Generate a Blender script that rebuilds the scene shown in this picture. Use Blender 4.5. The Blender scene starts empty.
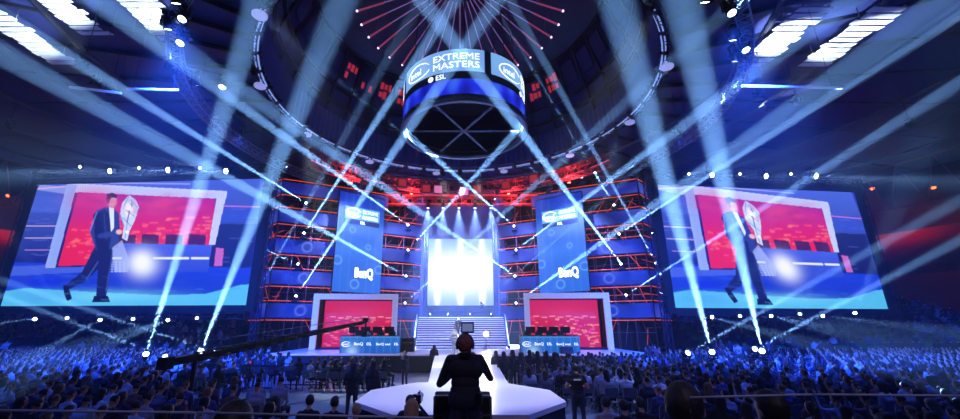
import bpy, bmesh, math, random
import numpy as np
from mathutils import Vector, Matrix, Quaternion, Euler

random.seed(7)
R = math.radians
PI = math.pi
S = bpy.context.scene
COL = S.collection

# ------------------------------------------------------------------ camera
F = 400.0; PITCH = math.atan(117.0 / 400.0); CZ = 2.8
cam = bpy.data.objects.new('camera', bpy.data.cameras.new('camera'))
COL.objects.link(cam); S.camera = cam
cam.location = (0, 0, CZ)
cam.rotation_euler = (PI / 2 + PITCH, 0, 0)
cam.data.sensor_width = 36; cam.data.lens = 15.0
cam.data.shift_x = 20.0 / 960.0
cam.data.clip_start = .05; cam.data.clip_end = 300

def P(x, y, Y):
    """the point of the hall seen at photograph position x, y and at depth Y"""
    u = (x - 460.0) / F; v = (209.5 - y) / F
    fw = math.cos(PITCH) - v * math.sin(PITCH); up = math.sin(PITCH) + v * math.cos(PITCH)
    return Vector((u / fw * Y, Y, CZ + up / fw * Y))

# ------------------------------------------------------------------ materials
def srgb(c):
    return tuple(((x / 255.0) / 12.92 if x / 255.0 <= .04045 else ((x / 255.0 + .055) / 1.055) ** 2.4) for x in c)

def mat(name, rgb, rough=.6, metal=0.0, emit=None, es=0.0, noise=0.0, nscale=6.0, vary=0.0, spec=.5):
    m = bpy.data.materials.new(name); m.use_nodes = True
    nt = m.node_tree; b = nt.nodes['Principled BSDF']; L = nt.links
    c = srgb(rgb) + (1,)
    b.inputs['Base Color'].default_value = c
    b.inputs['Roughness'].default_value = rough
    b.inputs['Metallic'].default_value = metal
    b.inputs['Specular IOR Level'].default_value = spec
    if noise:
        tc = nt.nodes.new('ShaderNodeTexCoord'); n = nt.nodes.new('ShaderNodeTexNoise')
        n.inputs['Scale'].default_value = nscale; n.inputs['Detail'].default_value = 5
        L.new(tc.outputs['Object'], n.inputs['Vector'])
        mx = nt.nodes.new('ShaderNodeMix'); mx.data_type = 'RGBA'
        mx.inputs[6].default_value = tuple(x * (1 - noise) for x in c[:3]) + (1,)
        mx.inputs[7].default_value = tuple(min(1, x * (1 + noise)) for x in c[:3]) + (1,)
        L.new(n.outputs['Fac'], mx.inputs[0]); L.new(mx.outputs[2], b.inputs['Base Color'])
    if emit:
        b.inputs['Emission Color'].default_value = srgb(emit) + (1,)
        b.inputs['Emission Strength'].default_value = es
    return m

def cloth_mat(name, cols, island=False):
    """cloth whose colour differs from person to person"""
    m = bpy.data.materials.new(name); m.use_nodes = True
    nt = m.node_tree; b = nt.nodes['Principled BSDF']
    r = nt.nodes.new('ShaderNodeValToRGB'); r.color_ramp.interpolation = 'CONSTANT'
    el = r.color_ramp.elements
    while len(el) < len(cols): el.new(.5)
    for i, c in enumerate(cols):
        el[i].position = i / len(cols); el[i].color = srgb(c) + (1,)
    if island:
        g = nt.nodes.new('ShaderNodeNewGeometry'); nt.links.new(g.outputs['Random Per Island'], r.inputs['Fac'])
    else:
        g = nt.nodes.new('ShaderNodeObjectInfo'); nt.links.new(g.outputs['Random'], r.inputs['Fac'])
    nt.links.new(r.outputs['Color'], b.inputs['Base Color'])
    b.inputs['Roughness'].default_value = .8
    return m

def screen_mat(name, strength):
    """LED screen: shows the colours of its picture"""
    m = bpy.data.materials.new(name); m.use_nodes = True
    nt = m.node_tree; b = nt.nodes['Principled BSDF']
    a = nt.nodes.new('ShaderNodeAttribute'); a.attribute_name = 'picture'
    b.inputs['Base Color'].default_value = (.01, .01, .012, 1); b.inputs['Roughness'].default_value = .5
    nt.links.new(a.outputs['Color'], b.inputs['Emission Color'])
    b.inputs['Emission Strength'].default_value = strength
    return m

M = {
 'black': mat('black_metal', (22, 22, 26), .45, .3),
 'case': mat('flight_case', (30, 30, 34), .5, noise=.3, nscale=9),
 'truss': mat('truss_metal', (120, 124, 135), .4, .8),
 'dtruss': mat('dark_truss_metal', (44, 48, 66), .5, .6),
 'floor': mat('hall_floor', (96, 104, 124), .35, noise=.25, nscale=.7),
 'stage': mat('stage_deck', (215, 218, 228), .28, noise=.05, nscale=1.5),
 'apron': mat('apron_cloth', (14, 20, 44), .7, noise=.3, nscale=3),
 'roof': mat('roof_sheet', (22, 34, 86), .6, noise=.4, nscale=.25),
 'roofpanel': mat('acoustic_panel', (205, 212, 225), .6, noise=.3, nscale=1.2),
 'drum': mat('drum_wall', (30, 34, 84), .6, noise=.3, nscale=.9),
 'fin': mat('corrugated_sheet', (70, 78, 140), .5, .2),
 'dome': mat('dome_lining', (34, 36, 54), .8, noise=.3, nscale=.6),
 'wall': mat('hall_wall', (26, 28, 40), .8, noise=.3, nscale=.5),
 'skirt': mat('black_drape', (10, 11, 18), .9, noise=.3, nscale=2),
 'tier': mat('tier_concrete', (34, 36, 46), .8, noise=.3, nscale=1),
 'lamp': mat('lamp_glass', (255, 255, 255), .2, emit=(225, 238, 255), es=9),
 'lamp2': mat('flood_glass', (255, 255, 255), .2, emit=(215, 235, 255), es=30),
 'lampw': mat('warm_lamp_glass', (255, 240, 220), .2, emit=(255, 214, 160), es=160),
 'redlamp': mat('red_lamp_glass', (255, 80, 60), .3, emit=(255, 70, 30), es=14),
 'tube': mat('tube_light', (200, 215, 255), .3, emit=(150, 180, 255), es=.55),
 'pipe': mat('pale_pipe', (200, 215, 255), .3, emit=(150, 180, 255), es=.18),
 'rose': mat('rose_strip', (220, 80, 90), .4, emit=(235, 66, 80), es=.85),
 'rod': mat('rod_violet', (150, 130, 190), .4, emit=(170, 120, 190), es=.4),
 'rodred': mat('rod_red', (190, 90, 110), .4, emit=(200, 80, 120), es=.3),
 'rodtip': mat('rod_tip', (230, 210, 240), .3, emit=(240, 215, 245), es=1.8),
 'orange': mat('orange_strip', (255, 90, 50), .4, emit=(255, 84, 44), es=.95),
 'rust': mat('scaffold_tube', (150, 96, 90), .5, .4),
 'red_light_tint': mat('truss_red_light_tint', (190, 60, 60), .5, .2),  # red light on the steel put into its base colour
 'redglow': mat('red_window', (170, 60, 70), .5, emit=(235, 60, 70), es=.38),
 'pinkglow': mat('pink_screen', (200, 120, 160), .5, emit=(240, 130, 190), es=.8),
 'skin': mat('skin', (196, 150, 124), .55),
 'hair': mat('hair_dark', (34, 26, 24), .6, noise=.4, nscale=60),
 'hairb': mat('hair_blond', (176, 140, 92), .6, noise=.3, nscale=60),
 'hairr': mat('hair_auburn', (128, 78, 62), .6, noise=.5, nscale=50),
 'suit': mat('black_shirt', (24, 24, 34), .8, noise=.3, nscale=30),
 'jeans': mat('dark_jeans', (36, 44, 72), .8, noise=.3, nscale=40),
 'greyshirt': mat('grey_shirt', (150, 152, 170), .8),
 'silver': mat('silver_suit', (170, 176, 190), .5, .3),
 'plastic': mat('black_plastic', (16, 16, 18), .35),
 'white': mat('white_print', (235, 238, 245), .5, emit=(235, 240, 255), es=.12),
 'gold': mat('trophy_metal', (220, 226, 240), .2, .9),
 'glass': None,
 'chair': mat('chair_plastic', (70, 76, 96), .5),
 'chairw': mat('pale_chair', (160, 170, 195), .5),
 'letter': mat('lettering_white', (240, 245, 255), .5, emit=(240, 247, 255), es=1.5),
 'letterd': mat('lettering_dim', (240, 245, 255), .5, emit=(225, 238, 255), es=.95),
 'greenseat': mat('green_seat', (60, 110, 80), .6),
 'redseat': mat('red_seat', (150, 40, 45), .6),
 'redstep': mat('red_step_light', (255, 60, 50), .4, emit=(255, 40, 40), es=1.3),
 'stair': mat('stair_tread', (62, 60, 84), .35, noise=.15, nscale=3),
 'nosing': mat('stair_nosing_light', (200, 210, 255), .4, emit=(205, 190, 240), es=.6),
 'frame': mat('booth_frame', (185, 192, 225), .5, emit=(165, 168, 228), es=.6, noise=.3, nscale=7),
 'chrome': mat('phone_screen', (200, 220, 255), .2, emit=(120, 140, 190), es=.4),
 'scr': screen_mat('led_picture', 1.0),
 'scrhot': screen_mat('led_picture_bright', 1.7),
 'shirts': cloth_mat('crowd_shirt', [(30, 36, 60), (16, 18, 28), (90, 96, 120), (24, 30, 70), (150, 156, 180), (22, 22, 30), (50, 60, 120), (14, 14, 20), (110, 60, 70), (190, 196, 215)]),
 'hairs': cloth_mat('crowd_hair', [(26, 20, 18), (60, 40, 30), (18, 15, 15), (110, 84, 56), (34, 26, 24)]),
 'pants': mat('crowd_trousers', (28, 32, 52), .85),
 'shirts_i': cloth_mat('far_crowd_shirt', [(30, 36, 60), (16, 18, 28), (90, 96, 120), (24, 30, 70), (150, 156, 180), (22, 22, 30), (50, 60, 120), (14, 14, 20)], True),
}
def glass_mat():
    m = bpy.data.materials.new('balustrade_glass'); m.use_nodes = True
    b = m.node_tree.nodes['Principled BSDF']
    b.inputs['Base Color'].default_value = (.75, .88, 1, 1); b.inputs['Roughness'].default_value = .03
    b.inputs['Transmission Weight'].default_value = 1; b.inputs['IOR'].default_value = 1.05
    return m
M['glass'] = glass_mat()

# ------------------------------------------------------------------ mesh helpers
class MB:
    def __init__(s): s.bm = bmesh.new(); s.mi = 0
    def _f(s, vs, smooth=False):
        try:
            f = s.bm.faces.new(vs); f.material_index = s.mi; f.smooth = smooth; return f
        except ValueError: return None
    def box(s, c, d, rot=None):
        c = Vector(c); h = Vector(d) / 2; v = []
        for z in (-1, 1):
            for x, y in ((-1, -1), (1, -1), (1, 1), (-1, 1)):
                p = Vector((x * h.x, y * h.y, z * h.z))
                if rot is not None: p = rot @ p
                v.append(s.bm.verts.new(c + p))
        for q in ((3, 2, 1, 0), (4, 5, 6, 7), (0, 1, 5, 4), (1, 2, 6, 5), (2, 3, 7, 6), (3, 0, 4, 7)): s._f([v[i] for i in q])
        return s
    def beam(s, a, b, w, h=None):
        """box-section bar from a to b"""
        a = Vector(a); b = Vector(b); d = b - a; L = d.length
        if L < 1e-6: return s
        q = d.to_track_quat('Y', 'Z').to_matrix()
        return s.box((a + b) / 2, (w, L, h or w), q)
    def cone(s, a, b, ra, rb, n=8, caps=True):
        a = Vector(a); b = Vector(b); d = (b - a)
        if d.length < 1e-7: return s
        q = d.to_track_quat('Z', 'Y').to_matrix(); A = []; B = []
        for i in range(n):
            t = 2 * PI * i / n; p = q @ Vector((math.cos(t), math.sin(t), 0))
            A.append(s.bm.verts.new(a + p * ra)); B.append(s.bm.verts.new(b + p * rb))
        for i in range(n):
            j = (i + 1) % n; s._f([A[i], A[j], B[j], B[i]], True)
        if caps: s._f(A[::-1]); s._f(B)
        return s
    def tube(s, pts, r, n=6):
        for a, b in zip(pts[:-1], pts[1:]): s.cone(a, b, r, r, n)
        return s
    def lathe(s, prof, n=24, c=(0, 0, 0), a0=0, a1=2 * PI, q=None, smooth=True):
        """prof: (radius, z) pairs"""
        c = Vector(c); closed = abs(a1 - a0 - 2 * PI) < 1e-6; rows = []
        m = n if closed else n + 1
        for r, z in prof:
            row = []
            for i in range(m):
                t = a0 + (a1 - a0) * i / n; p = Vector((r * math.cos(t), r * math.sin(t), z))
                if q is not None: p = q @ p
                row.append(s.bm.verts.new(c + p))
            rows.append(row)
        for k in range(len(rows) - 1):
            for i in range(n):
                j = (i + 1) % m if closed else i + 1
                s._f([rows[k][i], rows[k][j], rows[k + 1][j], rows[k + 1][i]], smooth)
        return s
    def ball(s, c, r, n=14, k=10, q=None):
        c = Vector(c)
        r = Vector(r) if hasattr(r, '__len__') else Vector((r, r, r))
        rows = []
        for a in range(k + 1):
            th = PI * a / k
            if a in (0, k): 
                p = Vector((0, 0, r.z * math.cos(th)))
                if q is not None: p = q @ p
                rows.append([s.bm.verts.new(c + p)]); continue
            row = []
            for i in range(n):
                t = 2 * PI * i / n
                p = Vector((r.x * math.sin(th) * math.cos(t), r.y * math.sin(th) * math.sin(t), r.z * math.cos(th)))
                if q is not None: p = q @ p
                row.append(s.bm.verts.new(c + p))
            rows.append(row)
        for a in range(k):
            A, B = rows[a], rows[a + 1]
            for i in range(n):
                j = (i + 1) % n
                if len(A) == 1: s._f([A[0], B[i], B[j]], True)
                elif len(B) == 1: s._f([A[i], B[0], A[j]], True)
                else: s._f([A[i], B[i], B[j], A[j]], True)
        return s
    def prism(s, pts, z0, z1):
        lo = [s.bm.verts.new((x, y, z0)) for x, y in pts]; hi = [s.bm.verts.new((x, y, z1)) for x, y in pts]
        s._f(lo[::-1]); s._f(hi)
        n = len(pts)
        for i in range(n): s._f([lo[i], lo[(i + 1) % n], hi[(i + 1) % n], hi[i]])
        return s
    def slab(s, quad, t):
        """quad of 4 points thickened by vector t"""
        a = [s.bm.verts.new(Vector(p)) for p in quad]; b = [s.bm.verts.new(Vector(p) + Vector(t)) for p in quad]
        s._f(a); s._f(b[::-1])
        for i in range(4): s._f([a[i], b[i], b[(i + 1) % 4], a[(i + 1) % 4]])
        return s
    def mesh(s, name, mats):
        bmesh.ops.recalc_face_normals(s.bm, faces=s.bm.faces)
        me = bpy.data.meshes.new(name); s.bm.to_mesh(me); s.bm.free()
        for m in (mats if isinstance(mats, (list, tuple)) else [mats]): me.materials.append(m)
        return me
    def build(s, name, mats, parent=None, loc=None):
        me = s.mesh(name, mats); return link(name, me, parent, loc)

def _each(s, name, mats, parent=None):
    """links every loose piece as an object of its own"""
    s.bm.verts.ensure_lookup_table(); s.bm.verts.index_update(); seen = {}; out = []
    for v in s.bm.verts:
        if v.index in seen: continue
        g = len(out); st = [v]; seen[v.index] = g; out.append([])
        while st:
            u = st.pop(); out[g].append(u)
            for e in u.link_edges:
                w_ = e.other_vert(u)
                if w_.index not in seen: seen[w_.index] = g; st.append(w_)
    fs = [[] for _ in out]
    for f in s.bm.faces: fs[seen[f.verts[0].index]].append(f)
    for vs_, ff in zip(out, fs):
        n = MB(); mp = {v.index: n.bm.verts.new(v.co) for v in vs_}
        for f in ff:
            q = n.bm.faces.new([mp[v.index] for v in f.verts]); q.smooth = f.smooth; q.material_index = f.material_index
        n.build(name, mats, parent)
    s.bm.free()
MB.build_each = _each

def link(name, data, parent=None, loc=None):
    o = bpy.data.objects.new(name, data); COL.objects.link(o)
    if parent is not None: o.parent = parent
    if loc is not None: o.location = loc
    return o

def tag(o, label=None, cat=None, group=None, kind=None):
    if label: o['label'] = label
    if cat: o['category'] = cat
    if group: o['group'] = group
    if kind: o['kind'] = kind
    return o

def root(name, label, cat, loc=(0, 0, 0), group=None, rz=0):
    o = bpy.data.objects.new(name, None); COL.objects.link(o); o.location = loc; o.rotation_euler = (0, 0, rz)
    o.empty_display_size = .3
    return tag(o, label, cat, group)

def struct(name, mb, m, kind='structure'):
    o = mb.build(name, m); o['kind'] = kind; return o

def copy_tree(o, parent=None):
    kids = [c for c in o.children]
    c = o.copy(); COL.objects.link(c); c.parent = parent
    for ch in kids: copy_tree(ch, c)
    return c

def rot_to(v):
    return Vector(v).to_track_quat('-Z', 'Y')

def text_mesh(txt, size, depth=.01, align='LEFT', shear=0.0, bold=0.0):
    cu = bpy.data.curves.new('lettering', 'FONT'); cu.body = txt; cu.size = size; cu.extrude = depth / 2
    cu.align_x = align; cu.shear = shear; cu.offset = bold; cu.resolution_u = 3
    ob = bpy.data.objects.new('lettering', cu); COL.objects.link(ob)
    dg = bpy.context.evaluated_depsgraph_get(); dg.update()
    me = bpy.data.meshes.new_from_object(ob.evaluated_get(dg))
    bpy.data.objects.remove(ob); me.name = 'lettering'
    return me

def join_meshes(items, name):
    """items: (mesh, matrix) -> one mesh"""
    bm = bmesh.new()
    for me, mx in items:
        t = bmesh.new(); t.from_mesh(me); t.transform(mx)
        tmp = bpy.data.meshes.new('t'); t.to_mesh(tmp); t.free(); bm.from_mesh(tmp); bpy.data.meshes.remove(tmp)
    me = bpy.data.meshes.new(name); bm.to_mesh(me); bm.free(); return me

def set_mat(me, m):
    me.materials.clear(); me.materials.append(m); return me

def ring_logo(w, h, th, n=40, a0=0, a1=2 * PI, depth=.01):
    """flat elliptical ring in x, y"""
    mb = MB(); lo = []
    for i in range(n + 1):
        t = a0 + (a1 - a0) * i / n
        k = th * (.4 + .6 * abs(math.sin(i / n * PI)))
        lo.append(((w * math.cos(t), h * math.sin(t)), ((w - k) * math.cos(t), (h - k) * math.sin(t))))
    for z in (0, depth):
        for i in range(n):
            vs = [mb.bm.verts.new((*p, z)) for p in (lo[i][0], lo[i + 1][0], lo[i + 1][1], lo[i][1])]
            mb._f(vs)
    return mb

# ------------------------------------------------------------------ painted pictures for LED screens
class Paint:
    def __init__(s, X, Y): s.X = X; s.Y = Y; s.c = np.zeros((len(X), 3))
    def base(s, col): s.c[:] = srgb(col)
    def mix(s, m, col):
        col = np.array(srgb(col)) if not isinstance(col, np.ndarray) else col
        m = np.clip(m, 0, 1)[:, None]; s.c = s.c * (1 - m) + col * m
    def inside(s, pts):
        X, Y = s.X, s.Y; r = np.zeros(len(X), bool); n = len(pts)
        for i in range(n):
            x1, y1 = pts[i]; x2, y2 = pts[(i + 1) % n]
            if y1 == y2: continue
            c = ((y1 > Y) != (y2 > Y)) & (X < (x2 - x1) * (Y - y1) / (y2 - y1) + x1); r ^= c
        return r.astype(float)
    def poly(s, pts, col, a=1.0): s.mix(s.inside(pts) * a, col)
    def grad(s, pts, c0, c1, y0, y1):
        m = s.inside(pts); t = np.clip((s.Y - y0) / (y1 - y0), 0, 1)[:, None]
        col = np.array(srgb(c0)) * (1 - t) + np.array(srgb(c1)) * t; s.mix(m, col)
    def ell(s, cx, cy, rx, ry, col, a=1.0, soft=.25):
        d = np.sqrt(((s.X - cx) / rx) ** 2 + ((s.Y - cy) / ry) ** 2)
        s.mix(np.clip((1 + soft - d) / (2 * soft), 0, 1) * a, col)
    def glow(s, cx, cy, rx, ry, col, a=1.0):
        d = ((s.X - cx) / rx) ** 2 + ((s.Y - cy) / ry) ** 2
        s.mix(np.exp(-d) * a, col)
    def line(s, x1, y1, x2, y2, w, col, a=1.0):
        dx, dy = x2 - x1, y2 - y1; L = max(1e-6, dx * dx + dy * dy)
        t = np.clip(((s.X - x1) * dx + (s.Y - y1) * dy) / L, 0, 1)
        d = np.hypot(s.X - x1 - t * dx, s.Y - y1 - t * dy)
        s.mix(np.clip((w / 2 + .35 - d) / .7, 0, 1) * a, col)

def picture_mesh(name, w, h, nx, ny, paint, material):
    """flat grid w x h in local x, z (facing -y), coloured by paint(u, v) with v from the top"""
    xs = np.linspace(0, 1, nx + 1); ys = np.linspace(0, 1, ny + 1)
    U, V = np.meshgrid(xs, ys)
    co = np.stack([(U - .5) * w, np.zeros_like(U), (1 - V) * h], -1).reshape(-1, 3)
    i = np.arange(ny)[:, None] * (nx + 1) + np.arange(nx)[None, :]
    f = np.stack([i, i + nx + 1, i + nx + 2, i + 1], -1).reshape(-1, 4)
    me = bpy.data.meshes.new(name); me.from_pydata(co.tolist(), [], f.tolist())
    c = paint(U.reshape(-1), V.reshape(-1))
    at = me.color_attributes.new('picture', 'FLOAT_COLOR', 'POINT')
    at.data.foreach_set('color', np.concatenate([c, np.ones((len(c), 1))], 1).astype(np.float32).ravel())
    me.materials.append(material)
    return me

# ------------------------------------------------------------------ lights
def spot(name, loc, target, power, deg, color=(.72, .86, 1), blend=.35, soft=.1, falloff='LINEAR', parent=None, nearf=8.0):
    l = bpy.data.lights.new(name, 'SPOT'); l.energy = power; l.spot_size = R(deg); l.spot_blend = blend
    l.shadow_soft_size = soft; l.color = color
    if falloff != 'QUAD':
        l.use_nodes = True; nt = l.node_tree; em = nt.nodes.get('Emission')
        fo = nt.nodes.new('ShaderNodeLightFalloff'); fo.inputs['Strength'].default_value = 1.0
        fo.inputs['Smooth'].default_value = 0
        # a collimated beam: partly linear, partly quadratic falloff
        mu = nt.nodes.new('ShaderNodeMath'); mu.operation = 'MULTIPLY_ADD'; mu.inputs[1].default_value = nearf
        nt.links.new(fo.outputs['Quadratic'], mu.inputs[0]); nt.links.new(fo.outputs['Linear'], mu.inputs[2]); nt.links.new(mu.outputs[0], em.inputs['Strength'])
    o = bpy.data.objects.new(name, l); COL.objects.link(o)
    loc = Vector(loc); q = rot_to(Vector(target) - loc)
    if parent is not None:
        o.parent = parent; o.location = loc - parent.location
    else: o.location = loc
    o.rotation_mode = 'QUATERNION'; o.rotation_quaternion = q
    return o

# moving head: shared meshes
def _mh():
    b = MB(); b.box((0, 0, .06), (.34, .28, .12)); b.box((0, 0, .14), (.2, .2, .05)); b.box((.1, -.142, .06), (.08, .01, .05))
    base = b.mesh('base', M['black'])
    y = MB()
    for sx in (-1, 1):
        y.box((sx * .19, 0, .34), (.045, .12, .36)); y.cone((sx * .165, 0, .42), (sx * .22, 0, .42), .055, .055, 12)
    y.box((0, 0, .18), (.42, .13, .05)); yoke = y.mesh('yoke', M['black'])
    h = MB(); h.lathe([(.0, .22), (.08, .21), (.12, .14), (.125, 0), (.14, -.1), (.15, -.22), (.138, -.23), (.13, -.2), (.0, -.2)], 20)
    for k in range(4): h.lathe([(.127, .02 + k * .03), (.136, .025 + k * .03), (.136, .035 + k * .03), (.127, .04 + k * .03)], 20)
    head = h.mesh('head', M['black'])
    l = MB(); l.lathe([(.0, -.215), (.07, -.212), (.125, -.203)], 20)
    lens = l.mesh('lens', M['lamp'])
    return base, yoke, head, lens
MH = _mh()
def roofz(x, y):
    r = math.hypot(x, y - 22.7); return 17.9 + max(0, r - 11.9) * .058 if r < 24 else 18.6 + (r - 24) * .0625
def ringpt(x, y, r, z):
    d = Vector((x, y - 22.7, 0)).normalized() * r; return Vector((d.x, d.y + 22.7, z))

def moving_head(tip, target, label, hang=False, scale=1.0, lens_mat=None, name='moving_head_light', group=None, to=None):
    """moving head whose lens sits at tip and aims at target"""
    tip = Vector(tip); d = (Vector(target) - tip).normalized()
    c = tip - d * .2 * scale
    loc = c + Vector((0, 0, .42 if hang else -.42)) * scale
    r = root(name, label, 'stage light', loc, group)
    fl = -1 if hang else 1
    az = math.atan2(d.y, d.x) + PI / 2
    e = Euler((PI if hang else 0, 0, az)).to_quaternion()
    b = link('base', MH[0], r); b.rotation_mode = 'QUATERNION'; b.rotation_quaternion = e; b.scale = (scale,) * 3
    y = link('yoke', MH[1], r); y.rotation_mode = 'QUATERNION'; y.rotation_quaternion = e; y.scale = (scale,) * 3
    h = link('head', MH[2], r, c - loc); h.rotation_mode = 'QUATERNION'; h.rotation_quaternion = rot_to(d); h.scale = (scale,) * 3
    ln = link('lens', MH[3], h)
    if lens_mat:
        ln.data = MH[3].copy(); ln.data.materials[0] = lens_mat
    if to is not None:
        q = Vector(to) - loc; k = MB(); k.beam((0, 0, -.02 if hang else .02), q, .07, .05); k.box(q, (.12, .12, .12)); k.build('hanging_clamp', M['dtruss'], r)
    return r, c + d * .27 * scale, d

# ------------------------------------------------------------------ truss
def truss(mb, a, b, w=.4, r=.025, step=None, diag=True):
    """box truss between a and b"""
    a = Vector(a); b = Vector(b); d = b - a; L = d.length; q = d.to_track_quat('Y', 'Z').to_matrix()
    n = max(1, int(L / (step or w * 1.6)))
    cs = [q @ Vector((sx * w / 2, 0, sz * w / 2)) for sx, sz in ((-1, -1), (1, -1), (1, 1), (-1, 1))]
    for c in cs: mb.beam(a + c, b + c, r * 2)
    for k in range(n + 1):
        p = a + d * k / n
        for i in range(4):
            mb.beam(p + cs[i], p + cs[(i + 1) % 4], r * 1.3)
            if diag and k < n: mb.beam(p + cs[i], p + d / n + cs[(i + 1) % 4], r * 1.2)
    return mb

def ring_truss(mb, c, rad, w, r, a0, a1, n, diag=True):
    c = Vector(c)
    def pt(k, dr, dz):
        t = a0 + (a1 - a0) * k / n
        return c + Vector(((rad + dr) * math.sin(t), -(rad + dr) * math.cos(t), dz))
    h = w / 2
    cs = ((-h, -h), (h, -h), (h, h), (-h, h))
    for k in range(n + 1):
        for i in range(4):
            A = cs[i]; B = cs[(i + 1) % 4]
            mb.beam(pt(k, *A), pt(k, *B), r * 1.2)
            if k < n:
                mb.beam(pt(k, *A), pt(k + 1, *A), r * 2)
                if diag: mb.beam(pt(k, *A), pt(k + 1, *B), r * 1.1)
    return mb
HAZE = 0.0021; EXPO = 0.05; WASHK = 5000; KEYK = 0.45; REDK = 800
# ================================================================== THE HALL
CEN = Vector((0, 22.7, 0))
b = MB(); b.box((0, 24, -.15), (130, 120, .3)); struct('floor', b, M['floor'])
for nm, a0, a1 in (('wall_right', -45, 45), ('wall_back', 45, 135), ('wall_left', 135, 225), ('wall_front', 225, 315)):
    b = MB(); b.lathe([(62, -.1), (62, 22.2), (62.6, 22.2), (62.6, -.1)], 24, CEN, R(a0), R(a1)); struct(nm, b, M['wall'])
b = MB(); b.lathe([(11.9, 17.9), (24, 18.6), (40, 19.6), (62.5, 21.6), (62.5, 22.0), (11.9, 18.4), (11.9, 17.9)], 96, CEN); struct('ceiling', b, M['roof'])
# radial and ring ribs of the roof
b = MB()
for k in range(48):
    t = 2 * PI * k / 48; d = Vector((math.cos(t), math.sin(t), 0))
    b.beam(CEN + d * 12 + Vector((0, 0, 17.7)), CEN + d * 61.5 + Vector((0, 0, 21.3)), .14, .3)
for rr, z in ((17, 17.95), (22, 18.25), (27, 18.6), (33, 18.95), (40, 19.35), (48, 20.05)):
    b.lathe([(rr - .08, z), (rr + .08, z), (rr + .08, z - .25), (rr - .08, z - .25), (rr - .08, z)], 96, CEN)
struct('trim_1', b, M['dtruss'])
# drum between the ring and the dome
b = MB(); b.lathe([(11.9, 17.9), (11.75, 18.8), (10.7, 21.5), (9.8, 24), (10.2, 24.2), (11.9, 18.9)], 96, CEN); struct('trim_2', b, M['drum'])
b = MB(); n = 300; pr = []
for k in range(n):
    t = 2 * PI * k / n; rr = 11.5 if k % 2 else 11.66; pr.append((rr * math.cos(t), rr * math.sin(t)))
for z0, z1 in ((16.9, 18.9),):
    lo = [b.bm.verts.new((x + CEN.x, y + CEN.y, z0)) for x, y in pr]; hi = [b.bm.verts.new((x * .985 + CEN.x, y * .985 + CEN.y, z1)) for x, y in pr]
    for i in range(n): b._f([lo[i], lo[(i + 1) % n], hi[(i + 1) % n], hi[i]])
struct('trim_3', b, M['fin'])
# drum windows, dark recesses and posts
b = MB()
for k in range(36):
    t = 2 * PI * (k + .5) / 36
    b.beam(CEN + Vector((11.5 * math.cos(t), 11.5 * math.sin(t), 18.9)), CEN + Vector((9.72 * math.cos(t), 9.72 * math.sin(t), 24)), .16, .2)
for rr, z in ((11.2, 19.6), (10.85, 20.8), (9.75, 23.9)):
    b.lathe([(rr - .12, z), (rr + .1, z), (rr + .1, z + .18), (rr - .12, z + .18), (rr - .12, z)], 72, CEN)
struct('trim_4', b, M['dtruss'])
win = 0
for k in range(36):
    t = 2 * PI * k / 36; far = math.sin(t)
    if far < -.35: continue
    b = MB(); q = Matrix.Rotation(t - PI / 2, 3, 'Z') @ Matrix.Rotation(R(20), 3, 'X')
    c = CEN + Vector((10.12 * math.cos(t), 10.12 * math.sin(t), 22.4))
    b.box(c, (1.25, .08, 1.7), q); b.mi = 1
    if .5 < far < .88:
        for j in range(2):
            for i in range(3):
                if random.random() < .75: b.box(c + q @ Vector((-.38 + i * .38, -.06, -.4 + j * .75)), (random.uniform(.2, .36), .03, random.uniform(.4, .68)), q)
    win += 1
    o = b.build('window_%d' % win, [M['drum'], M['redglow']]); o['kind'] = 'structure'
# dome
b = MB(); b.lathe([(9.85, 24), (7, 25.5), (4, 26.6), (.01, 27.1), (.01, 27.3), (10.1, 24.2)], 96, CEN); struct('trim_5', b, M['dome'])
# rods hanging under the dome, radial, with a lit tip
rodgroup = 'lit rods fanning out under the dome'
proto = None
NR = 34
for k in range(NR):
    t = 2 * PI * (k + .5) / NR
    d = Vector((math.cos(t), math.sin(t), 0))
    if proto is None:
        r0 = root('light_rod', 'thin lit rod fanning out under the dark dome with a glowing tip', 'light rod', group=rodgroup)
        bb = MB(); bb.cone((1.4, 0, 2.6), (6.9, 0, .0), .035, .035, 6); bb.build('rod', M['rod'], r0)
        bb = MB(); bb.cone((5.2, 0, .79), (6.9, 0, -.02), .06, .07, 6); bb.build('sleeve', M['rodred'], r0)
        bb = MB(); bb.ball((6.95, 0, -.04), .085, 10, 8); bb.build('tip', M['rodtip'], r0)
        bb = MB(); bb.cone((6.5, 0, .2), (6.5, 0, 1.6), .015, .015, 5); bb.cone((1.5, 0, 2.55), (1.5, 0, 3.1), .02, .02, 5); bb.build('hanger', M['dtruss'], r0)
        proto = r0
    else: r0 = copy_tree(proto)
    r0.location = CEN + Vector((0, 0, 23.2)); r0.rotation_euler = (0, 0, t)

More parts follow.
